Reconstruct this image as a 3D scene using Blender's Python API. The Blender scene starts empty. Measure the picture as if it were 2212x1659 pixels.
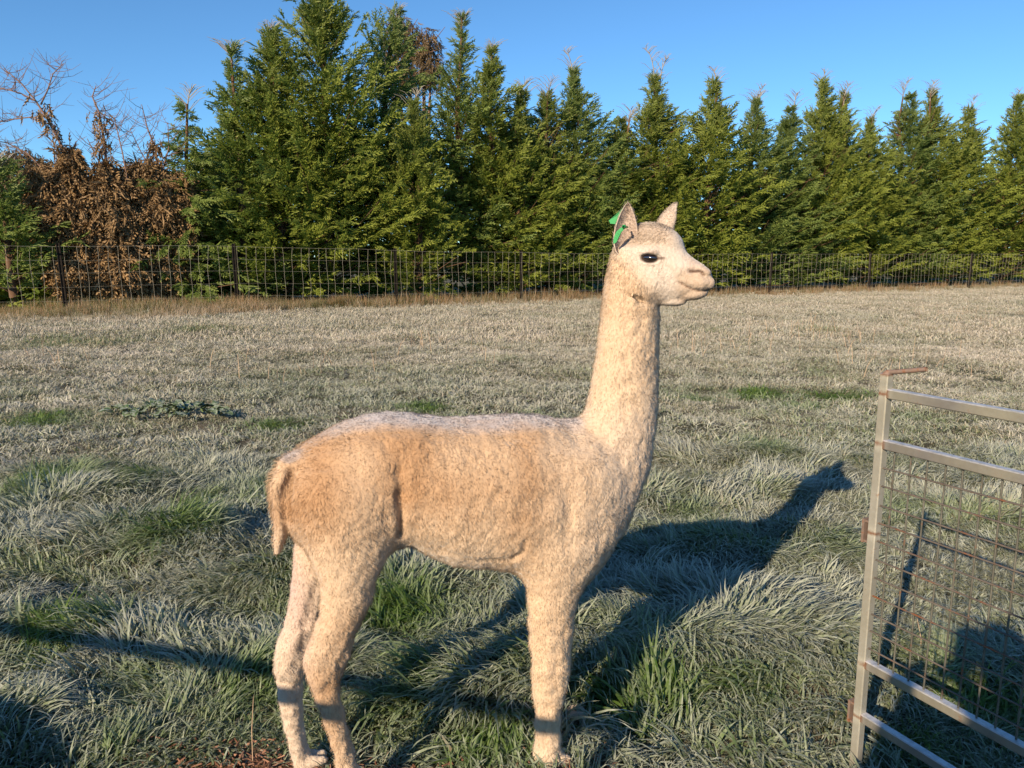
import bpy, math, random
import numpy as np
from mathutils import Vector, Matrix, Quaternion

SC = bpy.context.scene
COL = SC.collection
rng = np.random.default_rng(7)
random.seed(7)

# ------------------------------------------------------------------ camera
CAM_H = 1.35
PITCH = math.radians(9.4)
cd = bpy.data.cameras.new('camera')
cam = bpy.data.objects.new('camera', cd)
COL.objects.link(cam)
cam.location = (0, 0, CAM_H)
cam.rotation_euler = (math.pi / 2 - PITCH, 0, 0)
cd.sensor_width = 36.0
cd.lens = 27.0
cd.clip_start = 0.05
cd.clip_end = 3000
SC.camera = cam
cd.dof.use_dof = False

# ------------------------------------------------------------------ light
SUN_EL = math.radians(24.0)
SUN_AZ = math.radians(32.0)          # heading the light travels to, clockwise from +Y
sun_dir = Vector((math.sin(SUN_AZ) * math.cos(SUN_EL), math.cos(SUN_AZ) * math.cos(SUN_EL), -math.sin(SUN_EL)))
sl = bpy.data.lights.new('sun', 'SUN')
sl.energy = 5.0
sl.angle = math.radians(0.55)
sl.color = (1.0, 0.80, 0.57)
sun = bpy.data.objects.new('sun', sl)
COL.objects.link(sun)
sun.rotation_euler = sun_dir.to_track_quat('-Z', 'Y').to_euler()
sun.location = (-6, -10, 8)

world = bpy.data.worlds.new('World')
SC.world = world
world.use_nodes = True
wn = world.node_tree
wn.nodes.clear()
sky = wn.nodes.new('ShaderNodeTexSky')
sky.sky_type = 'NISHITA'
sky.sun_disc = False
sky.sun_elevation = SUN_EL
sky.sun_rotation = SUN_AZ + math.pi
sky.altitude = 1500
sky.air_density = 1.0
sky.dust_density = 0.1
sky.ozone_density = 5.0
bg = wn.nodes.new('ShaderNodeBackground')
bg.inputs['Strength'].default_value = 0.110
wo = wn.nodes.new('ShaderNodeOutputWorld')
tint = wn.nodes.new('ShaderNodeMix'); tint.data_type = 'RGBA'; tint.blend_type = 'MULTIPLY'
tint.inputs[0].default_value = 1.0; tint.inputs[7].default_value = (.70, .93, .98, 1)      # the deep clear blue of a frosty morning
wn.links.new(sky.outputs[0], tint.inputs[6]); wn.links.new(tint.outputs[2], bg.inputs['Color'])
wn.links.new(bg.outputs[0], wo.inputs['Surface'])

SC.view_settings.view_transform = 'Standard'
SC.view_settings.look = 'None'
SC.view_settings.exposure = 0.66
SC.view_settings.gamma = 1.0
SC.view_settings.use_curve_mapping = False
SC.render.engine = 'CYCLES'
SC.cycles.use_denoising = True
SC.cycles.max_bounces = 5
SC.cycles.diffuse_bounces = 3
SC.cycles.glossy_bounces = 2
SC.cycles.transmission_bounces = 3
SC.cycles.transparent_max_bounces = 4
SC.cycles.caustics_reflective = False
SC.cycles.caustics_refractive = False

# ------------------------------------------------------------------ helpers
FPX = 1660.0            # focal length in units of a 2212 wide picture
def ray(px, py):
    c, s = math.cos(PITCH), math.sin(PITCH)
    x = (px - 1106.0) / FPX
    y = -(py - 829.5) / FPX
    return Vector((x, c + y * s, -s + y * c))
def on_plane(px, py, point, normal):
    d = ray(px, py)
    o = Vector((0, 0, CAM_H))
    t = (Vector(point) - o).dot(normal) / d.dot(normal)
    return o + d * t
def on_ground(px, py, z=0.0):
    d = ray(px, py)
    t = (z - CAM_H) / d.z
    return Vector((0, 0, CAM_H)) + d * t

def tag(o, label=None, cat=None, group=None, kind=None):
    if label: o['label'] = label
    if cat: o['category'] = cat
    if group: o['group'] = group
    if kind: o['kind'] = kind
    return o
def empty(name, loc=(0, 0, 0), rz=0.0):
    o = bpy.data.objects.new(name, None)
    o.location = loc
    o.rotation_euler = (0, 0, rz)
    o.empty_display_size = 0.2
    COL.objects.link(o)
    return o
def link(name, me, parent=None, mat=None, loc=None):
    o = bpy.data.objects.new(name, me)
    if mat is not None and len(me.materials) == 0:
        me.materials.append(mat)
    if loc is not None: o.location = loc
    COL.objects.link(o)
    if parent is not None: o.parent = parent
    return o
def np_mesh(name, verts, faces, smooth=False, attrs=None):
    """verts (n,3); faces (m,3) or (m,4) array, or list of arrays of both kinds"""
    me = bpy.data.meshes.new(name)
    verts = np.asarray(verts, dtype=np.float32)
    fl = faces if isinstance(faces, list) else [faces]
    fl = [np.asarray(f, dtype=np.int32) for f in fl if len(f)]
    me.vertices.add(len(verts))
    me.vertices.foreach_set('co', verts.ravel())
    loops = np.concatenate([f.ravel() for f in fl])
    tot = np.concatenate([np.full(len(f), f.shape[1], dtype=np.int32) for f in fl])
    start = np.concatenate([[0], np.cumsum(tot)[:-1]]).astype(np.int32)
    me.loops.add(len(loops))
    me.loops.foreach_set('vertex_index', loops)
    me.polygons.add(len(tot))
    me.polygons.foreach_set('loop_start', start)
    me.polygons.foreach_set('loop_total', tot)
    me.polygons.foreach_set('use_smooth', np.full(len(tot), smooth, dtype=bool))
    for k, a in (attrs or {}).items():
        a = np.asarray(a, dtype=np.float32)
        if a.ndim == 1:
            at = me.attributes.new(k, 'FLOAT', 'POINT'); at.data.foreach_set('value', a)
        elif a.shape[1] == 3:
            at = me.attributes.new(k, 'FLOAT_VECTOR', 'POINT'); at.data.foreach_set('vector', a.ravel())
        else:
            at = me.attributes.new(k, 'FLOAT_COLOR', 'POINT'); at.data.foreach_set('color', a.ravel())
    me.update()
    return me

def _h(ix, iy, iz, s):
    n = (ix.astype(np.int64) * 374761393 + iy.astype(np.int64) * 668265263 + iz.astype(np.int64) * 2147483647 + s * 974634777) & 0xffffffff
    n = ((n ^ (n >> 13)) * 1274126177) & 0xffffffff
    n = ((n ^ (n >> 16)) * 2246822519) & 0xffffffff
    n = n ^ (n >> 13)
    return (n & 0xffffff) / float(0xffffff)
def vn2(x, y, seed=0):
    x = np.asarray(x, float); y = np.asarray(y, float)
    ix, iy = np.floor(x), np.floor(y)
    fx, fy = x - ix, y - iy
    fx = fx * fx * (3 - 2 * fx); fy = fy * fy * (3 - 2 * fy)
    z = np.zeros_like(ix)
    a = _h(ix, iy, z, seed); b = _h(ix + 1, iy, z, seed)
    c = _h(ix, iy + 1, z, seed); d = _h(ix + 1, iy + 1, z, seed)
    return (a * (1 - fx) + b * fx) * (1 - fy) + (c * (1 - fx) + d * fx) * fy
def fb2(x, y, seed=0, o=3):
    r, a, t = 0, 1.0, 0
    for k in range(o):
        r = r + a * vn2(x * 2 ** k + 17.3 * k, y * 2 ** k - 9.1 * k, seed + k); t += a; a *= 0.5
    return r / t
def vn3(p, s, seed=0):
    q = p / s
    i = np.floor(q); f = q - i; f = f * f * (3 - 2 * f)
    r = 0
    for dx in (0, 1):
        for dy in (0, 1):
            for dz in (0, 1):
                w = (f[:, 0] if dx else 1 - f[:, 0]) * (f[:, 1] if dy else 1 - f[:, 1]) * (f[:, 2] if dz else 1 - f[:, 2])
                r = r + w * _h(i[:, 0] + dx, i[:, 1] + dy, i[:, 2] + dz, seed)
    return r

# node material helper
class M:
    def __init__(s, name, rough=0.8, spec=0.3):
        s.m = bpy.data.materials.new(name); s.m.use_nodes = True
        s.t = s.m.node_tree; s.n = s.t.nodes; s.l = s.t.links
        s.b = s.n['Principled BSDF']
        s.b.inputs['Roughness'].default_value = rough
        s.b.inputs['Specular IOR Level'].default_value = spec
    def N(s, typ, ins=None, **kw):
        nd = s.n.new('ShaderNode' + typ)
        for k, v in kw.items(): setattr(nd, k, v)
        for k, v in (ins or {}).items():
            if isinstance(v, bpy.types.NodeSocket): s.l.new(v, nd.inputs[k])
            else: nd.inputs[k].default_value = v
        return nd
    def mix(s, f, a, b, mode='MIX'):
        nd = s.n.new('ShaderNodeMix'); nd.data_type = 'RGBA'; nd.blend_type = mode
        for i, v in ((0, f), (6, a), (7, b)):
            if isinstance(v, bpy.types.NodeSocket): s.l.new(v, nd.inputs[i])
            else: nd.inputs[i].default_value = (v if i == 0 else (*v, 1.0) if len(v) == 3 else v)
        return nd.outputs[2]
    def math(s, op, a, b=None, clamp=False):
        nd = s.n.new('ShaderNodeMath'); nd.operation = op; nd.use_clamp = clamp
        for i, v in ((0, a), (1, b)):
            if v is None: continue
            if isinstance(v, bpy.types.NodeSocket): s.l.new(v, nd.inputs[i])
            else: nd.inputs[i].default_value = v
        return nd.outputs[0]
    def ramp(s, f, stops):
        nd = s.n.new('ShaderNodeValToRGB')
        s.l.new(f, nd.inputs[0])
        e = nd.color_ramp.elements
        while len(e) < len(stops): e.new(0.5)
        for i, (p, c) in enumerate(stops):
            e[i].position = p
            e[i].color = (c, c, c, 1) if not hasattr(c, '__len__') else (*c, 1)
        return nd.outputs[0]
    def noise(s, scale, detail=3, rough=0.55, vec=None, out=0):
        nd = s.N('TexNoise', {'Scale': scale, 'Detail': detail, 'Roughness': rough})
        if vec is not None: s.l.new(vec, nd.inputs['Vector'])
        return nd.outputs[out]
    def obj(s): return s.N('TexCoord').outputs['Object']
    def attr(s, name, typ='GEOMETRY', out='Fac'):
        nd = s.n.new('ShaderNodeAttribute'); nd.attribute_name = name; nd.attribute_type = typ
        return nd.outputs[out]
    def color(s, v):
        if isinstance(v, bpy.types.NodeSocket): s.l.new(v, s.b.inputs['Base Color'])
        else: s.b.inputs['Base Color'].default_value = (*v, 1)
        return s
    def bump(s, h, strength=0.5, dist=0.01):
        nd = s.N('Bump', {'Strength': strength, 'Distance': dist, 'Height': h})
        s.l.new(nd.outputs[0], s.b.inputs['Normal']); return s

def tube(pts, rad, n=6, caps=True):
    """tapered tube along points -> verts, faces(quads/tris)"""
    pts = [Vector(p) for p in pts]
    if not hasattr(rad, '__len__'): rad = [rad] * len(pts)
    vs, fs = [], []
    up = None
    for i, p in enumerate(pts):
        d = (pts[min(i + 1, len(pts) - 1)] - pts[max(i - 1, 0)])
        d = d.normalized() if d.length > 1e-9 else Vector((0, 0, 1))
        if up is None:
            up = Vector((0, 0, 1)).cross(d)
            if up.length < 0.1: up = Vector((1, 0, 0)).cross(d)
            up.normalize()
        a = (up - d * up.dot(d)).normalized(); up = a
        b = d.cross(a)
        for k in range(n):
            t = 2 * math.pi * k / n
            vs.append(p + (a * math.cos(t) + b * math.sin(t)) * rad[i])
    for i in range(len(pts) - 1):
        for k in range(n):
            fs.append((i * n + k, i * n + (k + 1) % n, (i + 1) * n + (k + 1) % n, (i + 1) * n + k))
    return np.array([tuple(v) for v in vs]), np.array(fs, dtype=np.int32)
def join(parts):
    V, F, o = [], [], 0
    for v, f in parts:
        V.append(v); F.append(np.asarray(f) + o); o += len(v)
    q = [f for f in F if f.shape[1] == 4]; t = [f for f in F if f.shape[1] == 3]
    out = []
    if q: out.append(np.concatenate(q))
    if t: out.append(np.concatenate(t))
    return np.concatenate(V), out
def box(c, h, ax=None):
    """box centre c, half sizes h, axes rows ax"""
    ax = np.eye(3) if ax is None else np.asarray(ax, float)
    s = np.array([[x, y, z] for x in (-1, 1) for y in (-1, 1) for z in (-1, 1)], float) * np.asarray(h, float)
    v = s @ ax + np.asarray(c, float)
    f = np.array([[0, 1, 3, 2], [4, 6, 7, 5], [0, 4, 5, 1], [2, 3, 7, 6], [0, 2, 6, 4], [1, 5, 7, 3]])
    return v, f
# ------------------------------------------------------------------ ground
def gmask(x, y, cx, cy, rx, ry):
    return np.exp(-(((x - cx) / rx) ** 2 + ((y - cy) / ry) ** 2))
def ground_h(x, y):
    x = np.asarray(x, float); y = np.asarray(y, float)
    d = np.sqrt(x * x + y * y)
    near = np.clip(1.0 - (d - 4) / 10.0, 0.25, 1)
    h = (fb2(x / 0.55 + 3.1, y / 0.40 + 8.2, 11, 2) - 0.5) * 0.11 * near
    h = h + (fb2(x / 3.1, y / 2.0, 21, 3) - 0.5) * 0.14 * np.clip((d - 1.5) / 6, 0, 1)
    # tussock mounds
    for cx, cy, rx, ry, a in MOUNDS:
        h = h + a * gmask(x, y, cx, cy, rx, ry)
    # flat where the animal and the gate stand and at the worn earth
    k = np.clip(gmask(x, y, -0.42, 1.72, 0.45, 0.28) + gmask(x, y, 0.12, 1.95, 0.22, 0.2), 0, 1)
    h = h * (1 - 0.85 * k)
    return h - 0.02 * (1 - k) + 0.034 * gmask(x, y, 0.12, 1.88, 0.20, 0.14)
MOUNDS = []
for (px, py, rx, ry, a) in [(120, 1560, .35, .22, .07), (420, 1420, .4, .2, .05), (1000, 1520, .25, .16, .05), (200, 1180, .7, .25, .07),
                            (1300, 1480, .25, .15, .04), (700, 1250, .5, .25, .04), (60, 1380, .4, .18, .06), (1560, 1400, .4, .2, .04),
                            (480, 1180, .5, .2, .06), (1650, 1580, .3, .2, .03)]:
    g = on_ground(px, py)
    MOUNDS.append((g.x, g.y, rx, ry, a))

def dirt_amount(x, y):
    m = 1.1 * gmask(x, y, -0.72, 1.80, 0.26, 0.11) + gmask(x, y, -0.24, 1.76, 0.15, 0.09) + gmask(x, y, -0.45, 1.60, 0.42, 0.18)
    return np.clip(m * 1.5 + (fb2(x * 9, y * 9, 77, 2) - 0.5) * 0.7, 0, 1)

def make_ground():
    # graded grid: fine near, coarse to the horizon
    def axis(fine0, fine1, step, far):
        a = list(np.arange(fine0, fine1, step))
        x, s = a[-1], step
        while x < far: s *= 1.18; x += s; a.append(x)
        x, s = a[0], step
        b = []
        lim = -far
        while x > lim: s *= 1.18; x -= s; b.append(x)
        return np.array(b[::-1] + a)
    xs = axis(-4.0, 4.5, 0.06, 900)
    ys = axis(1.0, 6.5, 0.06, 900)
    X, Y = np.meshgrid(xs, ys, indexing='ij')
    Z = ground_h(X, Y)
    far = np.clip((np.hypot(X, Y) - 60) / 300, 0, 1)
    Z = Z * (1 - far)
    v = np.stack([X.ravel(), Y.ravel(), Z.ravel()], 1)
    nx, ny = len(xs), len(ys)
    i = np.arange((nx - 1) * (ny - 1)); a = (i // (ny - 1)) * ny + i % (ny - 1)
    f = np.stack([a, a + ny, a + ny + 1, a + 1], 1)
    me = np_mesh('ground', v, f, True, {'dirt': dirt_amount(v[:, 0], v[:, 1])})
    m = M('turf_soil', 0.95, 0.1)
    o = m.obj()
    n1 = m.noise(9, 5, .6, o); n2 = m.noise(70, 3, .6, o); n3 = m.noise(0.6, 4, .6, o)
    g = m.mix(m.ramp(n1, [(.35, 0), (.65, 1)]), (.035, .045, .018), (.085, .085, .05))
    g = m.mix(m.ramp(n3, [(.4, 0), (.6, 1)]), g, (.13, .12, .085))
    g = m.mix(m.ramp(n2, [(.5, 0), (.7, .6)]), g, (.24, .24, .22))
    d = m.mix(m.ramp(n2, [(.3, 0), (.7, 1)]), (.07, .035, .02), (.19, .10, .06))
    m.color(m.mix(m.attr('dirt'), g, d))
    m.bump(m.math('ADD', n1, n2), .9, .03)
    tag(link('ground', me, None, m.m), kind='structure')
make_ground()

# ---- grass prototypes -------------------------------------------------
def blade_set(n, radius, lmin, lmax, width, lean, spread, seg=4, droop=1.0, seed=0):
    r = np.random.default_rng(seed)
    ang = r.uniform(0, 2 * np.pi, n); rad = radius * np.sqrt(r.uniform(0, 1, n))
    bx, by = rad * np.cos(ang), rad * np.sin(ang)
    L = r.uniform(lmin, lmax, n)
    az = r.normal(0, spread, n)
    th0 = np.clip(r.normal(lean * .45, .22, n), 0, 1.4)        # start tilt from vertical
    bend = np.clip(r.normal(lean, .35, n), .1, 2.4) * droop
    w = width * r.uniform(.6, 1.2, n)
    V = []; T = []; RND = []
    p = np.stack([bx, by, np.full(n, -0.012)], 1)
    rnd = r.uniform(0, 1, n)
    side = np.stack([-np.sin(az + r.normal(0, .7, n)), np.cos(az), np.zeros(n)], 1)
    twist = r.normal(0, .5, n)
    for k in range(seg + 1):
        t = k / seg
        ww = w * (1 - t ** 1.8) * (0.75 + .5 * min(t * 3, 1)) * 0.5
        s2 = side + np.stack([np.zeros(n), np.zeros(n), np.sin(twist)], 1) * .6
        if k < seg:
            V += [p - s2 * ww[:, None], p + s2 * ww[:, None]]; T += [np.full(n, t)] * 2; RND += [rnd] * 2
        else:
            V += [p]; T += [np.full(n, 1.0)]; RND += [rnd]
        th = th0 + bend * (t + .5 / seg) ** 1.3
        st = (L / seg)[:, None]
        p = p + st * np.stack([np.sin(th) * np.cos(az), np.sin(th) * np.sin(az), np.cos(th)], 1)
    # verts arranged layer-major: layer j index j*n + i
    V = np.concatenate(V); T = np.concatenate(T); RND = np.concatenate(RND)
    i = np.arange(n)
    q = []
    for k in range(seg - 1):
        a = 2 * k * n
        q.append(np.stack([a + i, a + n + i, a + 3 * n + i, a + 2 * n + i], 1))
    a = 2 * (seg - 1) * n
    t3 = np.stack([a + i, a + n + i, a + 2 * n + i], 1)
    return V, [np.concatenate(q), t3], {'t': T, 'rnd': RND}

def grass_mat(name, green, frost, dry, gain=1.0):
    m = M(name, .62, .35)
    t = m.attr('t'); rnd = m.attr('rnd'); fr = m.attr('frost', 'INSTANCER'); dr = m.attr('dry', 'INSTANCER')
    g = m.mix(rnd, green[0], green[1])
    d = m.mix(rnd, dry[0], dry[1])
    g = m.mix(m.math('LESS_THAN', rnd, dr), g, d)
    # frost sits along the whole exposed blade, less at the base
    f = m.math('MULTIPLY', fr, m.math('ADD', m.math('MULTIPLY', t, 1.1), .35))
    f = m.math('ADD', f, m.math('MULTIPLY', m.math('SUBTRACT', m.noise(55, 2, .6, m.N('NewGeometry').outputs['Position']), .5), 1.3))
    f = m.math('MULTIPLY', f, 1.0, clamp=True)
    fc = m.mix(rnd, frost[0], frost[1])
    fc = m.mix(m.math('MULTIPLY', dr, 1.35, clamp=True), fc, frost[2])
    m.color(m.mix(f, g, fc))
    m.b.inputs['Subsurface Weight'].default_value = 0
    # a little light passes through the blades
    tr = m.N('BsdfTranslucent', {'Color': (.30, .42, .10, 1)})
    mx = m.N('MixShader', {0: m.math('MULTIPLY', m.math('SUBTRACT', 1.0, f), .35)})
    m.l.new(m.b.outputs[0], mx.inputs[1]); m.l.new(tr.outputs[0], mx.inputs[2])
    m.l.new(mx.outputs[0], m.n['Material Output'].inputs[0])
    return m.m

G_GREEN = ((.045, .095, .014), (.115, .185, .030))
G_DRY = ((.26, .19, .11), (.42, .33, .21))
G_FROST = ((.215, .242, .185), (.315, .335, .275), (.53, .475, .40))
gm = grass_mat('frosted_grass', G_GREEN, G_FROST, G_DRY)
dm = grass_mat('dry_grass', ((.14, .14, .05), (.19, .14, .06)), ((.38, .36, .29), (.52, .46, .38), (.50, .43, .34)), ((.26, .13, .065), (.40, .25, .13)))

def proto_collection(name, specs, mat):
    c = bpy.data.collections.new(name)
    for k, s in enumerate(specs):
        V, F, A = blade_set(seed=100 + 7 * k + len(name), **s)
        me = np_mesh('blades', V, F, False, A)
        me.materials.append(mat)
        o = bpy.data.objects.new('%s_%02d' % (name, k), me)
        c.objects.link(o)
    return c

def scatter(name, label, P, rot, scl, idx, attrs, coll):
    me = bpy.data.meshes.new(name)
    me.vertices.add(len(P)); me.vertices.foreach_set('co', np.asarray(P, np.float32).ravel())
    def av(n, typ, key, a):
        at = me.attributes.new(n, typ, 'POINT'); at.data.foreach_set(key, a.ravel())
    av('rot', 'FLOAT_VECTOR', 'vector', np.asarray(rot, np.float32))
    av('scl', 'FLOAT_VECTOR', 'vector', np.asarray(scl, np.float32))
    av('idx', 'INT', 'value', np.asarray(idx, np.int32))
    for k, a in attrs.items(): av(k, 'FLOAT', 'value', np.asarray(a, np.float32))
    o = link(name, me)
    ng = bpy.data.node_groups.new(name + '_nodes', 'GeometryNodeTree')
    ng.interface.new_socket('Geometry', in_out='INPUT', socket_type='NodeSocketGeometry')
    ng.interface.new_socket('Geometry', in_out='OUTPUT', socket_type='NodeSocketGeometry')
    N, L = ng.nodes, ng.links
    gi = N.new('NodeGroupInput'); go = N.new('NodeGroupOutput')
    ci = N.new('GeometryNodeCollectionInfo'); ci.inputs['Collection'].default_value = coll
    ci.inputs['Separate Children'].default_value = True; ci.inputs['Reset Children'].default_value = True
    ip = N.new('GeometryNodeInstanceOnPoints'); ip.inputs['Pick Instance'].default_value = True
    def na(n, dt):
        x = N.new('GeometryNodeInputNamedAttribute'); x.data_type = dt; x.inputs['Name'].default_value = n
        return x.outputs['Attribute']
    L.new(gi.outputs[0], ip.inputs['Points']); L.new(ci.outputs[0], ip.inputs['Instance'])
    L.new(na('idx', 'INT'), ip.inputs['Instance Index'])
    L.new(na('rot', 'FLOAT_VECTOR'), ip.inputs['Rotation'])
    L.new(na('scl', 'FLOAT_VECTOR'), ip.inputs['Scale'])
    L.new(ip.outputs[0], go.inputs[0])
    md = o.modifiers.new('scatter', 'NODES'); md.node_group = ng
    tag(o, label, None, None, 'stuff')
    return o

def fence_y(x): return 23.2 + 0.507 * x
# green (unfrosted) patches, placed on the ground where the photo shows them
GREENP = []
for (px, py, wx, wy, a) in [(60, 1060, 60, 30, .9), (300, 1045, 40, 18, .7), (430, 1090, 40, 25, .9), (390, 1170, 60, 25, 1.0), (270, 1165, 30, 20, .5), (560, 1075, 60, 30, .6),
        (90, 900, 60, 12, .7), (130, 738, 70, 8, .5), (230, 738, 40, 8, .5), (600, 918, 60, 12, .8), (920, 880, 50, 10, .8),
        (1650, 845, 60, 10, .9), (1800, 848, 80, 10, 1.0), (1720, 870, 60, 8, .7), (1500, 855, 50, 7, .6), (1760, 800, 40, 9, .5), (1640, 970, 60, 18, .5),
        (120, 1395, 60, 30, .9), (200, 1360, 60, 30, .7), (1330, 1540, 60, 35, 1.0), (1440, 1520, 60, 30, .8), (1620, 1480, 50, 25, .6), (1060, 1590, 70, 40, .9),
        (880, 1330, 60, 30, .6), (950, 1480, 60, 40, .6), (1600, 1600, 60, 25, .5), (2100, 1500, 80, 40, .7), (2000, 1600, 60, 30, .7), (460, 715, 60, 6, .5),
        (1180, 905, 60, 8, .5), (1960, 890, 60, 10, .5), (1480, 1100, 40, 18, .5), (1950, 1100, 60, 25, .5), (820, 1270, 40, 20, .4), (300, 1470, 80, 30, .5), (1800, 1180, 60, 20, .3),
        (950, 905, 40, 7, .4), (1790, 718, 20, 6, .4), (1540, 713, 20, 6, .4), (250, 1600, 40, 20, .4), (540, 1480, 60, 30, .5), (1150, 1450, 50, 30, .5)]:
    g = on_ground(px, py)
    g2 = on_ground(px + wx, py); g3 = on_ground(px, py - wy)
    GREENP.append((g.x, g.y, abs(g2.x - g.x), abs(g3.y - g.y), a))
def fields(x, y):
    d = np.hypot(x, y)
    fr = .90 - .26 * np.clip((4.2 - d) / 2.5, 0, 1)
    fr = fr + (fb2(x / .5, y / .35, 5, 3) - .5) * 1.1 * np.clip(1.25 - d / 14, .35, 1)
    gp = np.zeros_like(x)
    for cx, cy, rx, ry, a in GREENP:
        gp = np.maximum(gp, a * gmask(x, y, cx, cy, rx * 1.1, ry * 1.1))
    gp = gp * (.6 + .8 * fb2(x / .12, y / .12, 91, 2))
    fr = fr - 1.0 * gp
    dry = np.clip((d - 3.6) / 9, 0, 1) * .50 + .03
    dry = dry + (fb2(x / 1.3, y / .8, 31, 3) - .5) * .5 * np.clip(d / 7, 0, 1)
    dry = np.clip(dry - gp * .6, 0, 1)
    return np.clip(fr, .0, 1.1), dry, gp

def points(y0, y1, dens, margin, seed, xtra=None):
    r = np.random.default_rng(seed)
    W = lambda y: .70 * y + margin
    n = int(dens * (y1 - y0) * 2 * W(y1))
    x = r.uniform(-W(y1), W(y1), n); y = r.uniform(y0, y1, n)
    k = np.abs(x) < W(y)
    return x[k], y[k], r

def grass_layer(name, label, y0, y1, dens, margin, coll, nproto, seed, smin, smax, keep=None, sflow=.35):
    x, y, r = points(y0, y1, dens, margin, seed)
    fr, dry, gp = fields(x, y)
    k = r.uniform(0, 1, len(x)) > dirt_amount(x, y) * 1.3
    # thin trampled spots
    k &= r.uniform(0, 1, len(x)) < (.55 + .9 * fb2(x / .3 + 50, y / .22, 61, 2))
    k &= y < fence_y(x) + 2.5
    if keep is not None: k &= keep(x, y)
    x, y, fr, dry, gp = x[k], y[k], fr[k], dry[k], gp[k]
    n = len(x)
    flow = 2 * np.pi * (1.9 * fb2(x / sflow / 1.6, y / sflow / 1.3, 41, 2)) + r.normal(0, .45, n)
    s = r.uniform(smin, smax, n) * (.7 + .6 * fb2(x / .45, y / .35, 12, 2)) * (1 + .35 * gp)
    rot = np.stack([r.normal(0, .12, n), r.normal(0, .12, n), flow], 1)
    scl = np.stack([s, s, s * r.uniform(.75, 1.15, n)], 1)
    P = np.stack([x, y, ground_h(x, y)], 1)
    return scatter(name, label, P, rot, scl, (nproto(x, y, r) if callable(nproto) else r.integers(0, nproto, n)), {'frost': fr, 'dry': dry}, coll)

near = proto_collection('near_tuft', [dict(n=28, radius=.050, lmin=.035, lmax=.095, width=.0056, lean=l, spread=sp, droop=dr) for l, sp, dr in
        ((1.2, 1.0, 1.2), (1.5, .8, 1.2), (1.0, 1.5, 1.3), (1.3, 2.5, 1.2), (.8, 1.2, 1.0))]
        + [dict(n=28, radius=.045, lmin=.09, lmax=.17, width=.0058, lean=1.45, spread=sp, seg=5, droop=1.15) for sp in (.28, .42, .6)], gm)
mid = proto_collection('mid_tuft', [dict(n=50, radius=.10, lmin=.03, lmax=.085, width=.0062, lean=l, spread=sp, seg=3, droop=1.2) for l, sp in
        ((1.1, 1.4), (1.4, 1.2), (1.0, 2.2), (1.3, 2.5))], gm)
farp = proto_collection('far_tuft', [dict(n=76, radius=.24, lmin=.04, lmax=.10, width=.0085, lean=l, spread=sp, seg=2) for l, sp in
        ((1.1, 2.0), (1.4, 1.8), (.9, 3.0))], gm)
def near_pick(x, y, r):
    """long draped blades on the tussocks, short curly ones between"""
    m = fb2(x / .55 + 3.1, y / .40 + 8.2, 11, 2) - .5
    for cx, cy, rx, ry, a in MOUNDS: m = m + 4.5 * a * gmask(x, y, cx, cy, rx, ry)
    long = r.uniform(0, 1, len(x)) < np.clip(.06 + m * 3.2, .04, .85)
    return np.where(long, r.integers(5, 8, len(x)), r.integers(0, 5, len(x)))
grass_layer('grass', 'frosted green pasture grass in combed tussocks in the foreground', 1.15, 5.2, 900, 1.1, near, near_pick, 1, .75, 1.3)
grass_layer('grass', 'grey frosted pasture grass across the middle of the paddock', 5.0, 12.5, 150, 1.2, mid, 4, 2, .8, 1.4)
grass_layer('grass', 'pale frosted grass at the far side of the paddock towards the fence', 12.2, 42, 40, 2, farp, 3, 3, .8, 1.4)
# ------------------------------------------------------------------ trees
def leaf_mat(name, c0, c1, c2, trans=(.22, .32, .07), tw=.42):
    m = M(name, .55, .25)
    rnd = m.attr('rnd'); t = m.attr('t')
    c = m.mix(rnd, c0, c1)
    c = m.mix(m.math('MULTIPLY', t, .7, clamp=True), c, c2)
    c = m.mix(m.attr('rime'), c, (.34, .39, .35))
    m.color(c)
    tr = m.N('BsdfTranslucent', {'Color': (*trans, 1)})
    mx = m.N('MixShader', {0: tw})
    m.l.new(m.b.outputs[0], mx.inputs[1]); m.l.new(tr.outputs[0], mx.inputs[2])
    m.l.new(mx.outputs[0], m.n['Material Output'].inputs[0])
    return m.m
def bark_mat(name, a, b):
    m = M(name, .9, .15); o = m.obj(); n = m.noise(14, 4, .6, o)
    m.color(m.mix(n, a, b)); m.bump(n, .6, .02); return m.m
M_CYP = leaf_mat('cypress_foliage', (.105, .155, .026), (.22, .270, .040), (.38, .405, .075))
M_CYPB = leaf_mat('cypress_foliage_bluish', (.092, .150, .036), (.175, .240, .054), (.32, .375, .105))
M_DEAD = leaf_mat('dead_foliage', (.11, .068, .034), (.24, .150, .070), (.37, .245, .115), (.2, .09, .02), .12)
M_GUM = leaf_mat('gum_foliage', (.10, .065, .035), (.19, .125, .06), (.21, .16, .08), (.12, .07, .03), .15)
M_BARK = bark_mat('cypress_bark', (.07, .040, .026), (.17, .10, .06))
M_TWIG = bark_mat('pale_twig', (.22, .21, .17), (.36, .33, .29))
M_DTWIG = bark_mat('dead_twig', (.14, .085, .065), (.28, .18, .14))

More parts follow.
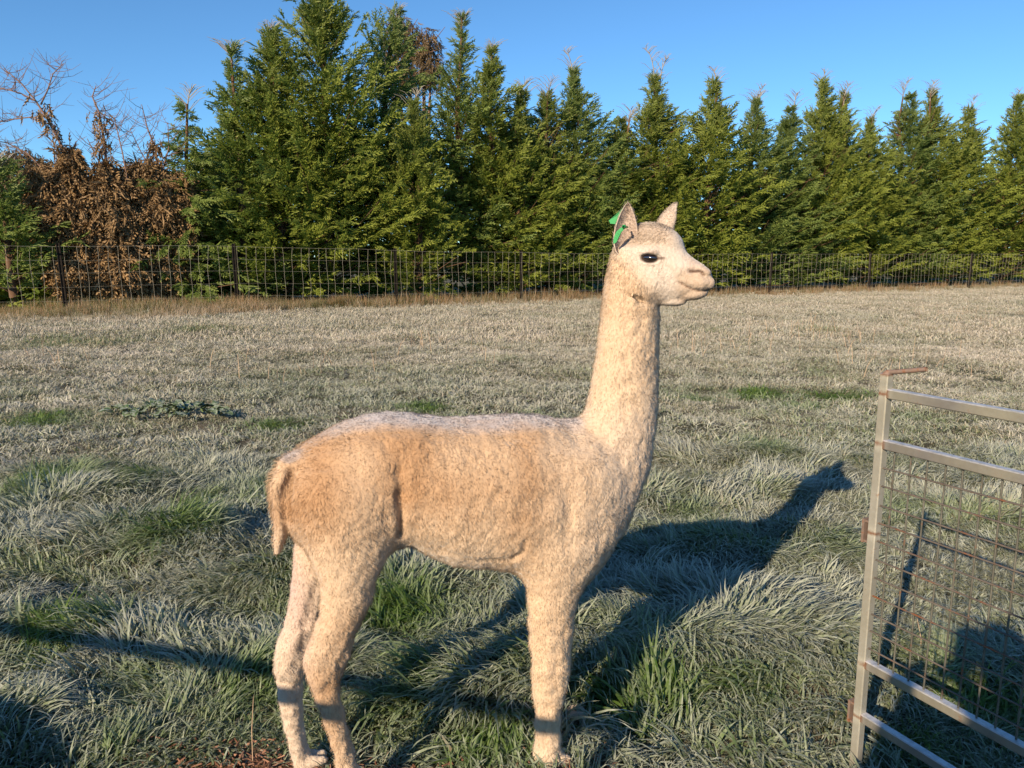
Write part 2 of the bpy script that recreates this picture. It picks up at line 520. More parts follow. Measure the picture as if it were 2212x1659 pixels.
def frond_template(npin=8, pin_len=.36, pin_w=.075, ang=42, drop=0.0):
    """flat feathery spray along +X, length 1"""
    V, F, T = [], [], []
    a = math.radians(ang)
    for k in range(npin):
        x = .08 + .84 * k / npin
        s = 1 if k % 2 else -1
        L = pin_len * (1 - .55 * (k / npin)) * (.55 if k == 0 else 1)
        d = np.array([math.cos(a), s * math.sin(a), 0]); n = np.array([-d[1], d[0], 0]) * pin_w
        b = np.array([x, 0, 0])
        o = len(V)
        V += [b - n * .4, b + d * L * .5 + n * .62, b + d * L + np.array([0, 0, -.10 * L]), b + d * L * .45 - n * .62]
        F += [(o, o + 1, o + 2), (o, o + 2, o + 3)]
        T += [.1 + x * .4, .3 + x * .5, .65 + x * .35, .3 + x * .5]
    o = len(V)
    V += [np.array([0, -pin_w * .45, 0]), np.array([.55, -pin_w * .5, .02]), np.array([1.0, 0, -.08]), np.array([.5, pin_w * .5, .02])]
    F += [(o, o + 1, o + 2), (o, o + 2, o + 3)]
    T += [0, .5, 1, .5]
    V = np.array(V)
    V[:, 2] -= (V[:, 0] ** 2) * (.12 + drop) + np.abs(V[:, 1]) * .15
    return V, np.array(F), np.array(T)
FR = [frond_template(7, .36, .082), frond_template(6, .42, .085, 36), frond_template(5, .34, .115, 50)]

def fronds_mesh(name, O, D, S, r, templates=FR, up=None, twist=.6, mat=None, rb=None, rime=None):
    """O origins, D directions, S sizes"""
    n = len(O)
    D = D / np.linalg.norm(D, axis=1, keepdims=True)
    U = np.tile([0, 0, 1.0], (n, 1)) if up is None else up
    U = U + r.normal(0, twist, (n, 3))
    Y = np.cross(U, D); Y /= np.linalg.norm(Y, axis=1, keepdims=True) + 1e-9
    Z = np.cross(D, Y)
    pick = r.integers(0, len(templates), n)
    rnd = r.uniform(0, 1, n) if rb is None else np.clip(rb + r.normal(0, .18, n), 0, 1)
    VV, FF, RR, TT, off = [], [], [], [], 0; MM = []
    for k, (tv, tf, tt) in enumerate(templates):
        i = np.where(pick == k)[0]
        if not len(i): continue
        s = S[i][:, None, None]
        v = O[i][:, None, :] + s * (tv[None, :, 0:1] * D[i][:, None, :] + tv[None, :, 1:2] * Y[i][:, None, :] + tv[None, :, 2:3] * Z[i][:, None, :])
        VV.append(v.reshape(-1, 3))
        f = tf[None] + (np.arange(len(i)) * len(tv))[:, None, None] + off
        FF.append(f.reshape(-1, 3)); off += len(i) * len(tv)
        RR.append(np.repeat(rnd[i], len(tv))); MM.append((np.zeros(len(i)) if rime is None else rime[i])[:, None] * tt[None, :]); TT.append(np.tile(tt, len(i)))
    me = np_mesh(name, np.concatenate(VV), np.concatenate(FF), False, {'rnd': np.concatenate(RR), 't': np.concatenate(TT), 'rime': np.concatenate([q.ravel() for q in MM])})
    if mat: me.materials.append(mat)
    return me

def spot(px, off):
    k = (px - 1106.0) / FPX
    y = (23.2 + off) / (1 - .507 * k)
    return k * y, y
def height_at(py, y):
    return CAM_H + y * math.tan(math.atan((829.5 - py) / FPX) - PITCH)

CROWNS = {}
def cypress(name, label, px, top, R, off=2.6, seed=0, mat=None, dens=1.0, sweep=.35, leader=.9, cat='tree', group='cypress trees of the hedge behind the netting fence',
            lean=0.0, prof=.75, size=1.0, zmin=.15, droop=0.0, rise=.45, leaders=1, base=.62, twigm=None, barkm=None, lname='leader', key=None):
    r = np.random.default_rng(1000 + seed)
    x, y = spot(px, off)
    H = height_at(top, y)
    mat = mat or M_CYP; twigm = twigm or M_TWIG; barkm = barkm or M_BARK
    root = empty(name, (x, y, 0)); tag(root, label, cat, group)
    Hc = H - leader                                   # foliage top
    # trunk
    n = 9
    wob = np.cumsum(r.normal(0, .05, (n, 2)), 0); wob -= wob[0]
    tz = np.linspace(-.1, Hc, n)
    axis = lambda z: np.stack([np.interp(z, tz, wob[:, 0]) + lean * (np.asarray(z) / H) ** 1.5, np.interp(z, tz, wob[:, 1])], -1)
    pts = [(*axis(z), z) for z in tz]
    r0 = .05 + .016 * H
    tv, tf = tube(pts, list(np.linspace(r0, .025, n)), 8)
    link('trunk', np_mesh('trunk', tv, tf, True), root, barkm)
    # limbs and sprays
    nb = int((78 if key is not None else 50) * H * dens * (R / 1.8) ** .5)
    zb = zmin + (Hc - zmin) * r.uniform(0, 1, nb) ** .95
    t = (zb - zmin) / (Hc - zmin)
    lump = .55 + .85 * r.uniform(0, 1, nb) ** 1.4
    az = r.uniform(0, 2 * np.pi, nb)
    # irregular outline: radius varies slowly with height and bearing
    irr = .55 + .9 * vn2(zb * 1.1 + seed * 7, np.cos(az) * 1.5 + 3, seed) 
    prf = np.minimum(1, base + .25 + t * 2.2) * np.minimum(1, (1 - t) * 1.5) ** (prof + .25)
    R = R * 1.22
    Lb = (R * prf + .16) * lump * irr
    el = rise + r.normal(0, .24, nb) + .55 * t
    dirh = np.stack([np.cos(az), np.sin(az)], 1)
    O = []; D = []; S = []; RB = []
    limbs = []
    trb = r.uniform(.1, .9, nb)
    A = axis(zb)
    for j in range(nb):
        L = Lb[j]
        nf = max(4, int(5 + L * 8.5 * dens))
        s = np.sqrt(r.uniform(.06, 1, nf)) if L > .5 else r.uniform(0, 1, nf)
        hor = L * s * math.cos(el[j]); 
        ver = L * s * math.sin(el[j]) - droop * (L * s) ** 2 * .5
        px_ = A[j, 0] + dirh[j, 0] * hor + sweep * .35 * (L * s) ** 2 * .3
        py_ = A[j, 1] + dirh[j, 1] * hor
        pz_ = zb[j] + ver
        O.append(np.stack([px_, py_, pz_], 1))
        side = r.normal(0, .62, nf)
        dx = dirh[j, 0] * math.cos(el[j]) - dirh[j, 1] * side + sweep
        dy = dirh[j, 1] * math.cos(el[j]) + dirh[j, 0] * side
        dz = math.sin(el[j]) * .7 + r.normal(.05, .28, nf) - droop * 1.3
        D.append(np.stack([dx, dy, dz], 1))
        S.append(size * r.uniform(.21, .46, nf) * (1 - .25 * t[j]) * (.75 + .25 * min(1, L)))
        RB.append(np.full(nf, trb[j]) * .6 + .4 * r.uniform(0, 1))
        if L > .7 and j % 3 == 0:
            e = (A[j, 0] + dirh[j, 0] * L * .8 * math.cos(el[j]), A[j, 1] + dirh[j, 1] * L * .8 * math.cos(el[j]), zb[j] + L * .8 * math.sin(el[j]) - droop * L * L * .3)
            limbs.append(tube([(A[j, 0], A[j, 1], zb[j]), e], [.022, .008], 4))
    O = np.concatenate(O); D = np.concatenate(D); S = np.concatenate(S); RB = np.concatenate(RB)
    O[:, 2] = np.maximum(O[:, 2], .05)
    if key is not None and key in CROWNS:
        me, Hc0, R0, n_used = CROWNS[key]; n_used[0] += 1
        co = link('crown', me, root); q = n_used[0]
        co.scale = (R / R0, (-1 if q % 2 else 1) * R / R0, Hc / Hc0); co.rotation_euler.z = (0, .5, -.45, .25, -.2)[q % 5]
        if me.materials[0] != mat:
            co.material_slots[0].link = 'OBJECT'; co.material_slots[0].material = mat
    else:
        me = fronds_mesh('crown', O, D, S, r, mat=mat, rb=RB, twist=.75, rime=np.clip((O[:, 2] / Hc - .55) / .45, 0, 1) * r.uniform(.0, .45, len(O)))
        link('crown', me, root)
        if key is not None: CROWNS[key] = (me, Hc, R, [0])
    if limbs:
        v, f = join(limbs); link('limb', np_mesh('limb', v, f, True), root, barkm)['kind'] = 'stuff'
    # pale frosted leader shoots nodding at the tip
    if leader > .05:
        for q in range(leaders):
            hh = leader * (1 if q == 0 else r.uniform(.55, .85))
            ox = 0 if q == 0 else r.uniform(-.35, .35)
            b = axis(Hc); cx = r.uniform(.12, .34) * (1 if r.uniform() < .75 else -1) * hh
            P = [(b[0] + ox, b[1], Hc - .35)]
            for k in range(1, 8):
                s = k / 7
                P.append((b[0] + ox + cx * s ** 2.6 * 1.3, b[1] + .05 * s, Hc - .35 + (hh + .35) * (s - .13 * max(0, s - .7) / .3 * s)))
            parts = [tube(P, [.024 - .002 * k for k in range(8)], 4)]
            OO = []; DD = []
            for k in range(26):
                s = r.uniform(.12, .98); i = int(s * 7); fpos = s * 7 - i
                p0 = np.array(P[i]); p1 = np.array(P[min(i + 1, 7)]); p = p0 + (p1 - p0) * fpos
                a = r.uniform(0, 2 * np.pi); L = (.40 * (1 - s) + .15) * r.uniform(.7, 1.3)
                e = p + np.array([math.cos(a) * L, math.sin(a) * L * .5, L * .95]) * .8; e2 = e + np.array([math.cos(a) * L * .4, 0, L * .12])
                parts.append(tube([p, e, e2], [.009, .008, .005], 3))
                OO.append(p); DD.append(e - p)
            v, f = join(parts)
            link(lname, np_mesh(lname, v, f, True), root, twigm)
    return root

# the hedge, left to right, measured on the photograph (column, row of the tip, crown radius)
HEDGE = [
 # px, top, R, off, dens, sweep, leader, lean, prof, mat, label
 (22, 330, .95, 2.0, 1.0, .25, .25, .0, .6, 1, 'small green cypress at the left edge of the photo, left of the dead brown trees'),
 (437, 178, .85, 2.3, 1.1, .15, .5, -.1, .8, 1, 'thin sparse cypress with drooping side branches, just right of the dead brown trees'),
 (532, 92, 1.1, 2.8, .85, .1, .2, .05, .9, 1, 'slim bluish cypress with a narrow pointed top, left of the tallest tree'),
 (618, 45, 1.5, 2.9, 1.0, .1, .3, -.1, .8, 0, 'tall dense cypress pressed against the left side of the tallest tree'),
 (708, -60, 2.15, 3.2, 1.0, .1, .5, .1, .62, 0, 'tallest cypress of the hedge, its top cut off by the upper edge'),
 (806, 15, 1.5, 5.2, .8, .7, .2, 1.2, .5, 1, 'dark cypress whose upper branch slants out to the right beside the tallest tree'),
 (905, 185, .95, 2.1, 1.0, .2, .5, .0, .7, 0, 'lighter green cypress in front of the brown gum crown'),
 (1003, 22, 1.45, 3.2, .95, .1, .15, .0, .95, 1, 'tall narrow cypress with a bushy knob at its tip, right of the gum tree'),
 (1066, 92, 1.3, 3.0, 1.0, .15, .2, .05, .8, 0, 'cypress with a blunt leafy top between the knobbed one and the lower trees'),
 (1115, 165, 1.25, 2.6, 1.0, .3, .5, .0, .7, 0, 'shorter cypress with a thin brown tip above the middle of the alpaca'),
 (1178, 158, 1.3, 3.0, 1.0, .35, .7, .0, .7, 0, 'cypress with a small frosted tip, left of the one with a long hooked leader'),
 (1246, 92, 1.45, 3.0, 1.0, .35, .9, -.1, .85, 1, 'cypress with a long thin leader hooked to the left, behind the neck of the alpaca'),
 (1335, 232, 1.6, 3.2, .9, .35, .4, .0, .7, 0, 'low cypress filling the gap behind the near ear of the alpaca'),
 (1412, 90, 1.6, 2.9, 1.05, .3, 1.3, .0, .8, 0, 'tall cypress with twin bare leaders straight above the alpaca head'),
 (1508, 145, 1.6, 2.8, 1.0, .45, .6, .1, .8, 0, 'cypress with a nodding tip right above the muzzle of the alpaca'),
 (1608, 178, 1.5, 3.0, 1.0, .45, .8, .0, .65, 1, 'pale topped cypress with two hooked leaders right of the muzzle'),
 (1684, 188, 1.45, 3.0, 1.0, .45, .8, .1, .7, 1, 'cypress with a frosted tip and a dark hollow on its left side'),
 (1757, 143, 1.6, 2.9, 1.0, .35, .7, .0, .8, 0, 'cypress with a bent leader, tallest of the middle right group'),
 (1783, 176, 1.2, 3.3, .9, .4, .6, .1, .8, 0, 'cypress with a short straight tip close beside the tree with a bent leader'),
 (1858, 226, 1.35, 2.8, 1.0, .5, .6, .1, .75, 0, 'lowest pointed cypress between two taller ones above the gate post'),
 (1932, 158, 1.6, 3.1, .95, .3, .9, -.1, .85, 1, 'airy cypress with a long leader nodding right, above the gate top'),
 (1985, 172, 1.55, 3.0, 1.0, .35, .6, .0, .8, 0, 'cypress with a straight pointed tip right of the airy one'),
 (2040, 202, 1.6, 3.0, 1.0, .55, .8, .2, .7, 0, 'cypress with a swept tip at the left of the bright gap of sky'),
 (2150, 188, 1.8, 2.9, 1.0, .3, .6, -.1, .75, 0, 'cypress with pale hooked twigs right of the bright gap of sky'),
 (2215, 150, 1.9, 3.2, 1.0, .3, .4, .1, .65, 0, 'dense dark cypress cut off by the right edge of the photo'),
 (2330, 140, 2.1, 3.0, .8, .3, .6, .0, .7, 0, None),
]
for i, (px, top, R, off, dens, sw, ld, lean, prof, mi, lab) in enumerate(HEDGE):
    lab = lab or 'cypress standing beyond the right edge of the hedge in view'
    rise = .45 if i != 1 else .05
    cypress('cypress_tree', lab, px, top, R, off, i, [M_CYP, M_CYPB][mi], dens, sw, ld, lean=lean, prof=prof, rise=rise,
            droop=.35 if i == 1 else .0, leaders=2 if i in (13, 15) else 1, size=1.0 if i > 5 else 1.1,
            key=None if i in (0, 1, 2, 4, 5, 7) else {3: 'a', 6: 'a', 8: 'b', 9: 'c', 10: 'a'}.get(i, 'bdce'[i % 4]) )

# lower growth closing the foot of the hedge behind the front row
r = np.random.default_rng(5)
def undergrowth():
    O = []
    n = 9500
    px = r.uniform(-150, 2400, n); off = r.uniform(4.6, 7.6, n)
    k = (px - 1106) / FPX; yy = (23.2 + off) / (1 - .507 * k); xx = k * yy
    zmax = np.interp(px, [0, 420, 520, 900, 1400, 2400], [2.0, 2.6, 4.6, 5.4, 4.6, 4.8])
    zz = r.uniform(0, 1, n) * zmax
    O = np.stack([xx, yy, zz], 1); D = r.normal(0, 1, (n, 3)); D[:, 2] = np.abs(D[:, 2]) * .5; D[:, 1] -= .6
    me = fronds_mesh('hedge_growth', O, D, r.uniform(.7, 1.3, n), r, mat=M_CYP)
    tag(link('hedge_growth', me), 'dense dark growth closing the back of the cypress hedge', None, None, 'stuff')
undergrowth()

# ---- dead cypresses ----------------------------------------------------
def dead_tree(label, stems, crown, seed, off=2.2):
    """stems: list of polylines in picture points; crown: (px,py,rx,ry) blobs"""
    r = np.random.default_rng(seed)
    px0 = stems[0][0][0]
    x0, y0 = spot(px0, off)
    root = empty('dead_cypress', (x0, y0, 0)); tag(root, label, 'tree', 'dead brown cypresses at the left')
    sc = y0 / FPX
    def W(p, dy=0.0):
        return np.array([(p[0] - 1106) / FPX * y0 - x0, dy, height_at(p[1], y0)])
    for st in stems:
        dy = r.uniform(-.3, .3)
        P = [W(p, dy * k / len(st)) for k, p in enumerate(st)]
        w0 = .055 if st is stems[0] else .020
        rad = list(np.linspace(w0, .008, len(P)))
        parts = [tube(P, rad, 6)]
        twigs = []
        for k in range(int(4 * len(P))):
            s = r.uniform(.25, .99) * (len(P) - 1); i = int(s); p = P[i] + (P[min(i + 1, len(P) - 1)] - P[i]) * (s - i)
            if p[2] < 3.2: continue
            d = P[min(i + 1, len(P) - 1)] - P[i]; d /= np.linalg.norm(d) + 1e-9
            a = r.choice([-1, 1]); L = r.uniform(.2, .6)
            q = d * .35 + np.array([a * r.uniform(.5, 1), r.normal(0, .5), r.uniform(-.1, .5)]); q /= np.linalg.norm(q)
            e = p + q * L; e2 = e + (q + np.array([0, 0, .5])) * L * .5
            twigs.append(tube([p, p + q * L * .5 + np.array([0, 0, -.03]), e, e2], [.009, .007, .005, .003], 3))
            for _ in range(2):
                e3 = p + q * L * r.uniform(.4, 1); e4 = e3 + np.array([r.normal(0, .2), r.normal(0, .1), r.uniform(.0, .25)])
                twigs.append(tube([e3, e4], [.005, .003], 3))
        v, f = join(parts); link('stem', np_mesh('stem', v, f, True), root, M_DTWIG)
        if twigs:
            v, f = join(twigs); link('twig', np_mesh('twig', v, f, True), root, M_DTWIG)['kind'] = 'stuff'
        # shreds of dead foliage hanging along the stem
        if st is stems[0]:
            n = 130; s = r.uniform(.15, .72, n) * (len(P) - 1); i = s.astype(int)
            PP = np.array(P); p = PP[i] + (PP[np.minimum(i + 1, len(P) - 1)] - PP[i]) * (s - i)[:, None]
            O = p + r.normal(0, .12, (n, 3)); D = r.normal(0, .5, (n, 3)); D[:, 2] = -1
            link('dead_foliage', fronds_mesh('dead_foliage', O, D, r.uniform(.2, .42, n), r, mat=M_DEAD, twist=2), root)['kind'] = 'stuff'
    O = []
    for (cx, cy, rx, ry, n) in crown:
        n = int(n * 1.5); c = W((cx, cy)); a = r.normal(0, 1, (n, 3)); a /= np.linalg.norm(a, axis=1, keepdims=True)
        a *= (r.uniform(.35, 1, n) ** .5)[:, None]
        O.append(c + a * np.array([rx * sc, min(rx, 55) * sc * 1.1, ry * sc]))
    O = np.concatenate(O); n = len(O)
    O[:, 2] = np.maximum(O[:, 2], .05)
    D = r.normal(0, .55, (n, 3)); D[:, 2] -= .75; D[:, 1] -= .15
    tone = np.clip(.5 + (2.2 - O[:, 2]) * .12 + r.normal(0, .2, n), 0, 1)
    link('crown', fronds_mesh('crown', O, D, r.uniform(.20, .50, n), r, mat=M_DEAD, twist=1.2, rb=tone), root)
dead_tree('dead brown cypress with a bare trunk leaning left, leftmost of the dead trees',
    [[(222, 640), (215, 480), (200, 390), (178, 330), (150, 260), (130, 220), (105, 182), (75, 152)],
     [(132, 226), (150, 195), (165, 160), (190, 138)], [(150, 270), (110, 252), (60, 258), (12, 268)], [(125, 220), (90, 200), (50, 188), (18, 186)],
     [(120, 360), (95, 330), (60, 310), (20, 300)]],
    [(175, 470, 80, 100, 1500), (185, 570, 70, 75, 1000), (185, 360, 26, 50, 260), (140, 400, 50, 50, 400)], 3)
dead_tree('dead brown cypress with thin upright bare stems, in the middle of the dead trees',
    [[(262, 640), (258, 480), (255, 380), (252, 300), (245, 240), (232, 205), (240, 180)],
     [(300, 400), (292, 330), (283, 280), (278, 250)], [(262, 400), (240, 340), (225, 300)]],
    [(262, 480, 62, 110, 1700), (275, 580, 60, 60, 900), (255, 385, 30, 40, 260)], 4)
dead_tree('dead brown cypress with a rounded rusty crown, rightmost of the dead trees',
    [[(355, 640), (360, 500), (366, 400), (362, 320), (348, 275), (340, 225)],
     [(366, 400), (335, 330), (318, 280)], [(366, 390), (392, 320), (395, 265)], [(360, 420), (330, 370), (305, 350)]],
    [(362, 460, 62, 95, 1700), (345, 575, 68, 65, 1100), (340, 380, 40, 40, 300), (410, 450, 25, 80, 350)], 6, 2.5)

# ---- gum trees behind --------------------------------------------------
def gum(label, px, crowns, off, seed, mat=None, leafs=1.0):
    r = np.random.default_rng(seed)
    x0, y0 = spot(px, off)
    root = empty('gum_tree', (x0, y0, 0)); tag(root, label, 'tree')
    sc = y0 / FPX
    limbs = []
    ctr = np.array([0, 0, 2.5])
    O = []
    for (cx, cy, rx, ry, n) in crowns:
        c = np.array([(cx - 1106) / FPX * y0 - x0, 0, height_at(cy, y0)])
        limbs.append(tube([ctr, (ctr + c) / 2 + np.array([.2, .1, .4]), c], [.14, .09, .03], 6))
        for q in range(5):
            limbs.append(tube([c - np.array([0, 0, ry * sc * .6]), c + r.normal(0, .6, 3) * np.array([rx, rx, ry]) * sc], [.03, .01], 4))
        a = r.normal(0, 1, (n, 3)); a /= np.linalg.norm(a, axis=1, keepdims=True); a *= (r.uniform(.1, 1, n) ** .4)[:, None]
        O.append(c + a * np.array([rx, rx, ry]) * sc)
    tv, tf = tube([(0, 0, -.1), (.1, 0, 1.2), ctr], [.28, .2, .15], 8)
    link('trunk', np_mesh('trunk', tv, tf, True), root, M_DTWIG)
    v, f = join(limbs); link('limb', np_mesh('limb', v, f, True), root, M_DTWIG)
    O = np.concatenate(O); n = len(O)
    D = r.normal(0, .5, (n, 3)); D[:, 2] -= .7
    tpl = [frond_template(5, .5, .06, 28)]
    link('crown', fronds_mesh('crown', O, D, r.uniform(.3, .6, n) * leafs, r, templates=tpl, mat=mat or M_GUM, twist=1.2), root)
gum('gum tree with reddish brown drooping leaves above the hedge, right of the tallest cypress', 900,
    [(880, 75, 45, 38, 420), (925, 95, 36, 34, 380), (905, 150, 60, 40, 500), (860, 160, 55, 60, 500), (940, 150, 28, 40, 250)], 9, 61, leafs=.75)
gum('olive brown gum tree with low rounded crown behind the dead cypresses', 90,
    [(75, 372, 55, 55, 900), (20, 400, 60, 60, 900), (140, 400, 60, 55, 800), (60, 470, 90, 70, 1200), (180, 450, 60, 70, 700), (-30, 430, 60, 70, 500)], 14, 62)
gum('dark brown gum tree with a low crown between dead cypresses and green hedge', 380,
    [(330, 400, 60, 50, 500), (400, 420, 60, 60, 600), (430, 480, 60, 70, 600), (290, 450, 60, 60, 500)], 16, 63)
# ------------------------------------------------------------------ netting fence
def metal(name, a, b, rough, metalness, rust=None, scale=30):
    m = M(name, rough, .5); o = m.obj(); n = m.noise(scale, 5, .65, o)
    c = m.mix(m.ramp(n, [(.3, 0), (.7, 1)]), a, b)
    if rust:
        c = m.mix(m.ramp(m.noise(rust[0], 4, .7, o), [(rust[1], 0), (rust[1] + .12, 1)]), c, (.20, .075, .03))
    m.color(c); m.b.inputs['Metallic'].default_value = metalness
    m.bump(n, .25, .004); return m.m
M_WIRE = metal('galvanised_wire', (.30, .28, .22), (.46, .42, .33), .5, .2)
M_POST = metal('steel_post', (.008, .007, .006), (.022, .018, .015), .95, 0); M_POST.node_tree.nodes['Principled BSDF'].inputs['Specular IOR Level'].default_value = .1
fence = empty('netting_fence', (0, 23.2, 0)); fence.rotation_euler.z = math.atan(.507)
tag(fence, 'long netting fence of pale wire on dark steel posts in front of the hedge', 'fence')
CA = 1 / math.sqrt(1 + .507 ** 2)
# tops measured on the picture
_pp = [(-60, 528), (145, 530), (515, 530), (858, 540), (1127, 545), (1400, 547), (1660, 548), (1873, 548), (2087, 548), (2330, 548)]
FT = []
for px, py in _pp:
    k = (px - 1106) / FPX; y = 23.2 / (1 - .507 * k); x = k * y
    FT.append((x / CA, height_at(py, y)))            # distance along the fence, height of the top wire
FS = np.array([a for a, b in FT]); FH = np.array([b for a, b in FT])
top = lambda s: float(np.interp(s, FS, FH)) - .03 * (1 - abs(2 * ((s / 4.7) % 1) - 1))
for s, h in FT:
    x = s * CA; g = float(ground_h(x, fence_y(x)))
    # Y section star post
    h = h + .05
    parts = []
    for a in (90, 210, 330):
        d = np.array([math.cos(math.radians(a)), math.sin(math.radians(a)), 0]); n = np.array([-d[1], d[0], 0])
        parts.append(box(np.array([0, 0, (h + g) / 2 - .1]) + d * .024, (.024, .016, (h - g) / 2 + .1), [d, n, [0, 0, 1]]))
    v, f = join(parts)
    o = link('post', np_mesh('post', v, f), fence, M_POST, (s, .03, 0)); o.rotation_euler = (random.uniform(-.02, .02), random.uniform(-.03, .03), 0)
# horizontal line wires
for frac in (1.0, .80, .62, .42, .22):
    P = []
    s = FS[0]
    while s < FS[-1]:
        x = s * CA; g = float(ground_h(x, fence_y(x)))
        P.append((s, random.uniform(-.006, .006), g + (top(s) - g) * frac + random.uniform(-.004, .004))); s += .55
    v, f = tube(P, .0016 if frac < 1 else .0024, 4)
    link('line_wire', np_mesh('line_wire', v, f, True), fence, M_WIRE)
# upright wires, kinked at every knot
variants = []
for q in range(7):
    rr = random.Random(q); P = []
    bow = rr.uniform(-.035, .035); ph = rr.uniform(0, 6)
    for k in range(11):
        z = k / 10
        P.append((bow * math.sin(math.pi * z) + .012 * math.sin(ph + z * 9) + rr.uniform(-.004, .004), rr.uniform(-.003, .003), z))
    v, f = tube(P, .0026, 4)
    # undo the vertical squash that the per-copy height scale brings to the tube: negligible for thin wire
    me = np_mesh('upright_wire', v, f, True); me.materials.append(M_WIRE); variants.append(me)
s = FS[0] + .1; i = 0
while s < FS[-1] and i < 290:
    x = s * CA; g = float(ground_h(x, fence_y(x)))
    o = link('upright_wire', variants[i % 7 if random.random() > .3 else random.randrange(7)], fence, None, (s, 0, g + .02))
    o.scale = (1, 1, top(s) - g - .02); o.rotation_euler = (0, random.uniform(-.012, .012), 0)
    s += .225 + random.uniform(-.012, .012); i += 1

# ------------------------------------------------------------------ yard gate panels
def gal(name='galvanised_tube', c1=(.13, .12, .11), c2=(.28, .262, .235), met=.45):
    m = M(name, .42, .5); o = m.obj()
    n = m.noise(8, 5, .7, o); n2 = m.noise(60, 4, .7, o); n3 = m.noise(2.2, 3, .6, o)
    c = m.mix(n, c1, c2)
    c = m.mix(m.ramp(n3, [(.45, 0), (.62, 1)]), c, (.30, .28, .21))
    c = m.mix(m.ramp(m.math('MULTIPLY', n, n2), [(.33, 0), (.42, .8)]), c, (.24, .13, .075))
    # rust bleeding out of the welds: distance stored on the mesh
    w = m.attr('weld')
    c = m.mix(m.ramp(m.math('ADD', w, m.math('MULTIPLY', m.math('SUBTRACT', n2, .5), .7)), [(.62, 0), (.95, .9)]), c, (.15, .065, .03))
    # hoar frost lying on upward faces
    nz = m.N('SeparateXYZ', {0: m.N('NewGeometry').outputs['Normal']}).outputs['Z']
    fr = m.math('MULTIPLY', m.ramp(nz, [(.55, 0), (.8, 1)]), m.ramp(n2, [(.3, .35), (.6, 1)]))
    c = m.mix(m.math('MULTIPLY', fr, .75), c, (.66, .68, .72))
    m.color(c)
    m.l.new(m.math('SUBTRACT', met, m.math('MULTIPLY', w, .40)), m.b.inputs['Metallic'])
    m.l.new(m.ramp(n2, [(.3, .36), (.7, .62)]), m.b.inputs['Roughness'])
    m.bump(m.math('ADD', n2, n), .22, .004)
    return m.m
M_GAL = gal(); M_GALP = gal('galvanised_upright', (.30, .285, .235), (.46, .44, .37), .40)
M_RUST = metal('rusty_wire', (.075, .060, .048), (.16, .135, .11), .65, .25, (18, .54))
M_RUSTB = metal('rusty_steel', (.13, .085, .065), (.26, .19, .15), .75, .2, (30, .52))

M_WIREV = metal('dull_wire', (.075, .072, .055), (.16, .155, .125), .6, .3, (22, .58))
def rtube(p0, p1, w, d=None, weld_ends=(1, 1), up=(0, 0, 1), seg=14, bev=.0025):
    """square tube with rounded corners between two points; attribute 'weld' near the ends"""
    p0 = np.array(p0, float); p1 = np.array(p1, float); d = d or w
    ax = p1 - p0; L = np.linalg.norm(ax); ax /= L
    upv = np.array(up, float)
    if abs(ax @ upv) > .9: upv = np.array([1.0, 0, 0])
    s = np.cross(ax, upv); s /= np.linalg.norm(s); u = np.cross(s, ax)
    hw, hd = w / 2, d / 2; b = bev
    prof = [(hw - b, -hd), (hw, -hd + b), (hw, hd - b), (hw - b, hd), (-hw + b, hd), (-hw, hd - b), (-hw, -hd + b), (-hw + b, -hd)]
    n = len(prof); V = []; Wd = []
    ts = [0] + [.006 * 1.9 ** k / L for k in range(seg) if .006 * 1.9 ** k < L * .45]
    ts = sorted(set(ts + [.5] + [1 - t for t in ts]))
    for t in ts:
        for a, c in prof:
            V.append(p0 + ax * L * t + s * a + u * c)
            dd = min(t * L if weld_ends[0] else 9, (1 - t) * L if weld_ends[1] else 9)
            Wd.append(max(0, 1 - dd / .024))
    F = []
    for i in range(len(ts) - 1):
        for k in range(n): F.append((i * n + k, i * n + (k + 1) % n, (i + 1) * n + (k + 1) % n, (i + 1) * n + k))
    T = []
    for base, rev in ((0, 1), ((len(ts) - 1) * n, 0)):
        for k in range(1, n - 1):
            T.append((base, base + k + 1, base + k) if rev else (base, base + k, base + k + 1))
    return np.array(V), [np.array(F), np.array(T)], np.array(Wd)

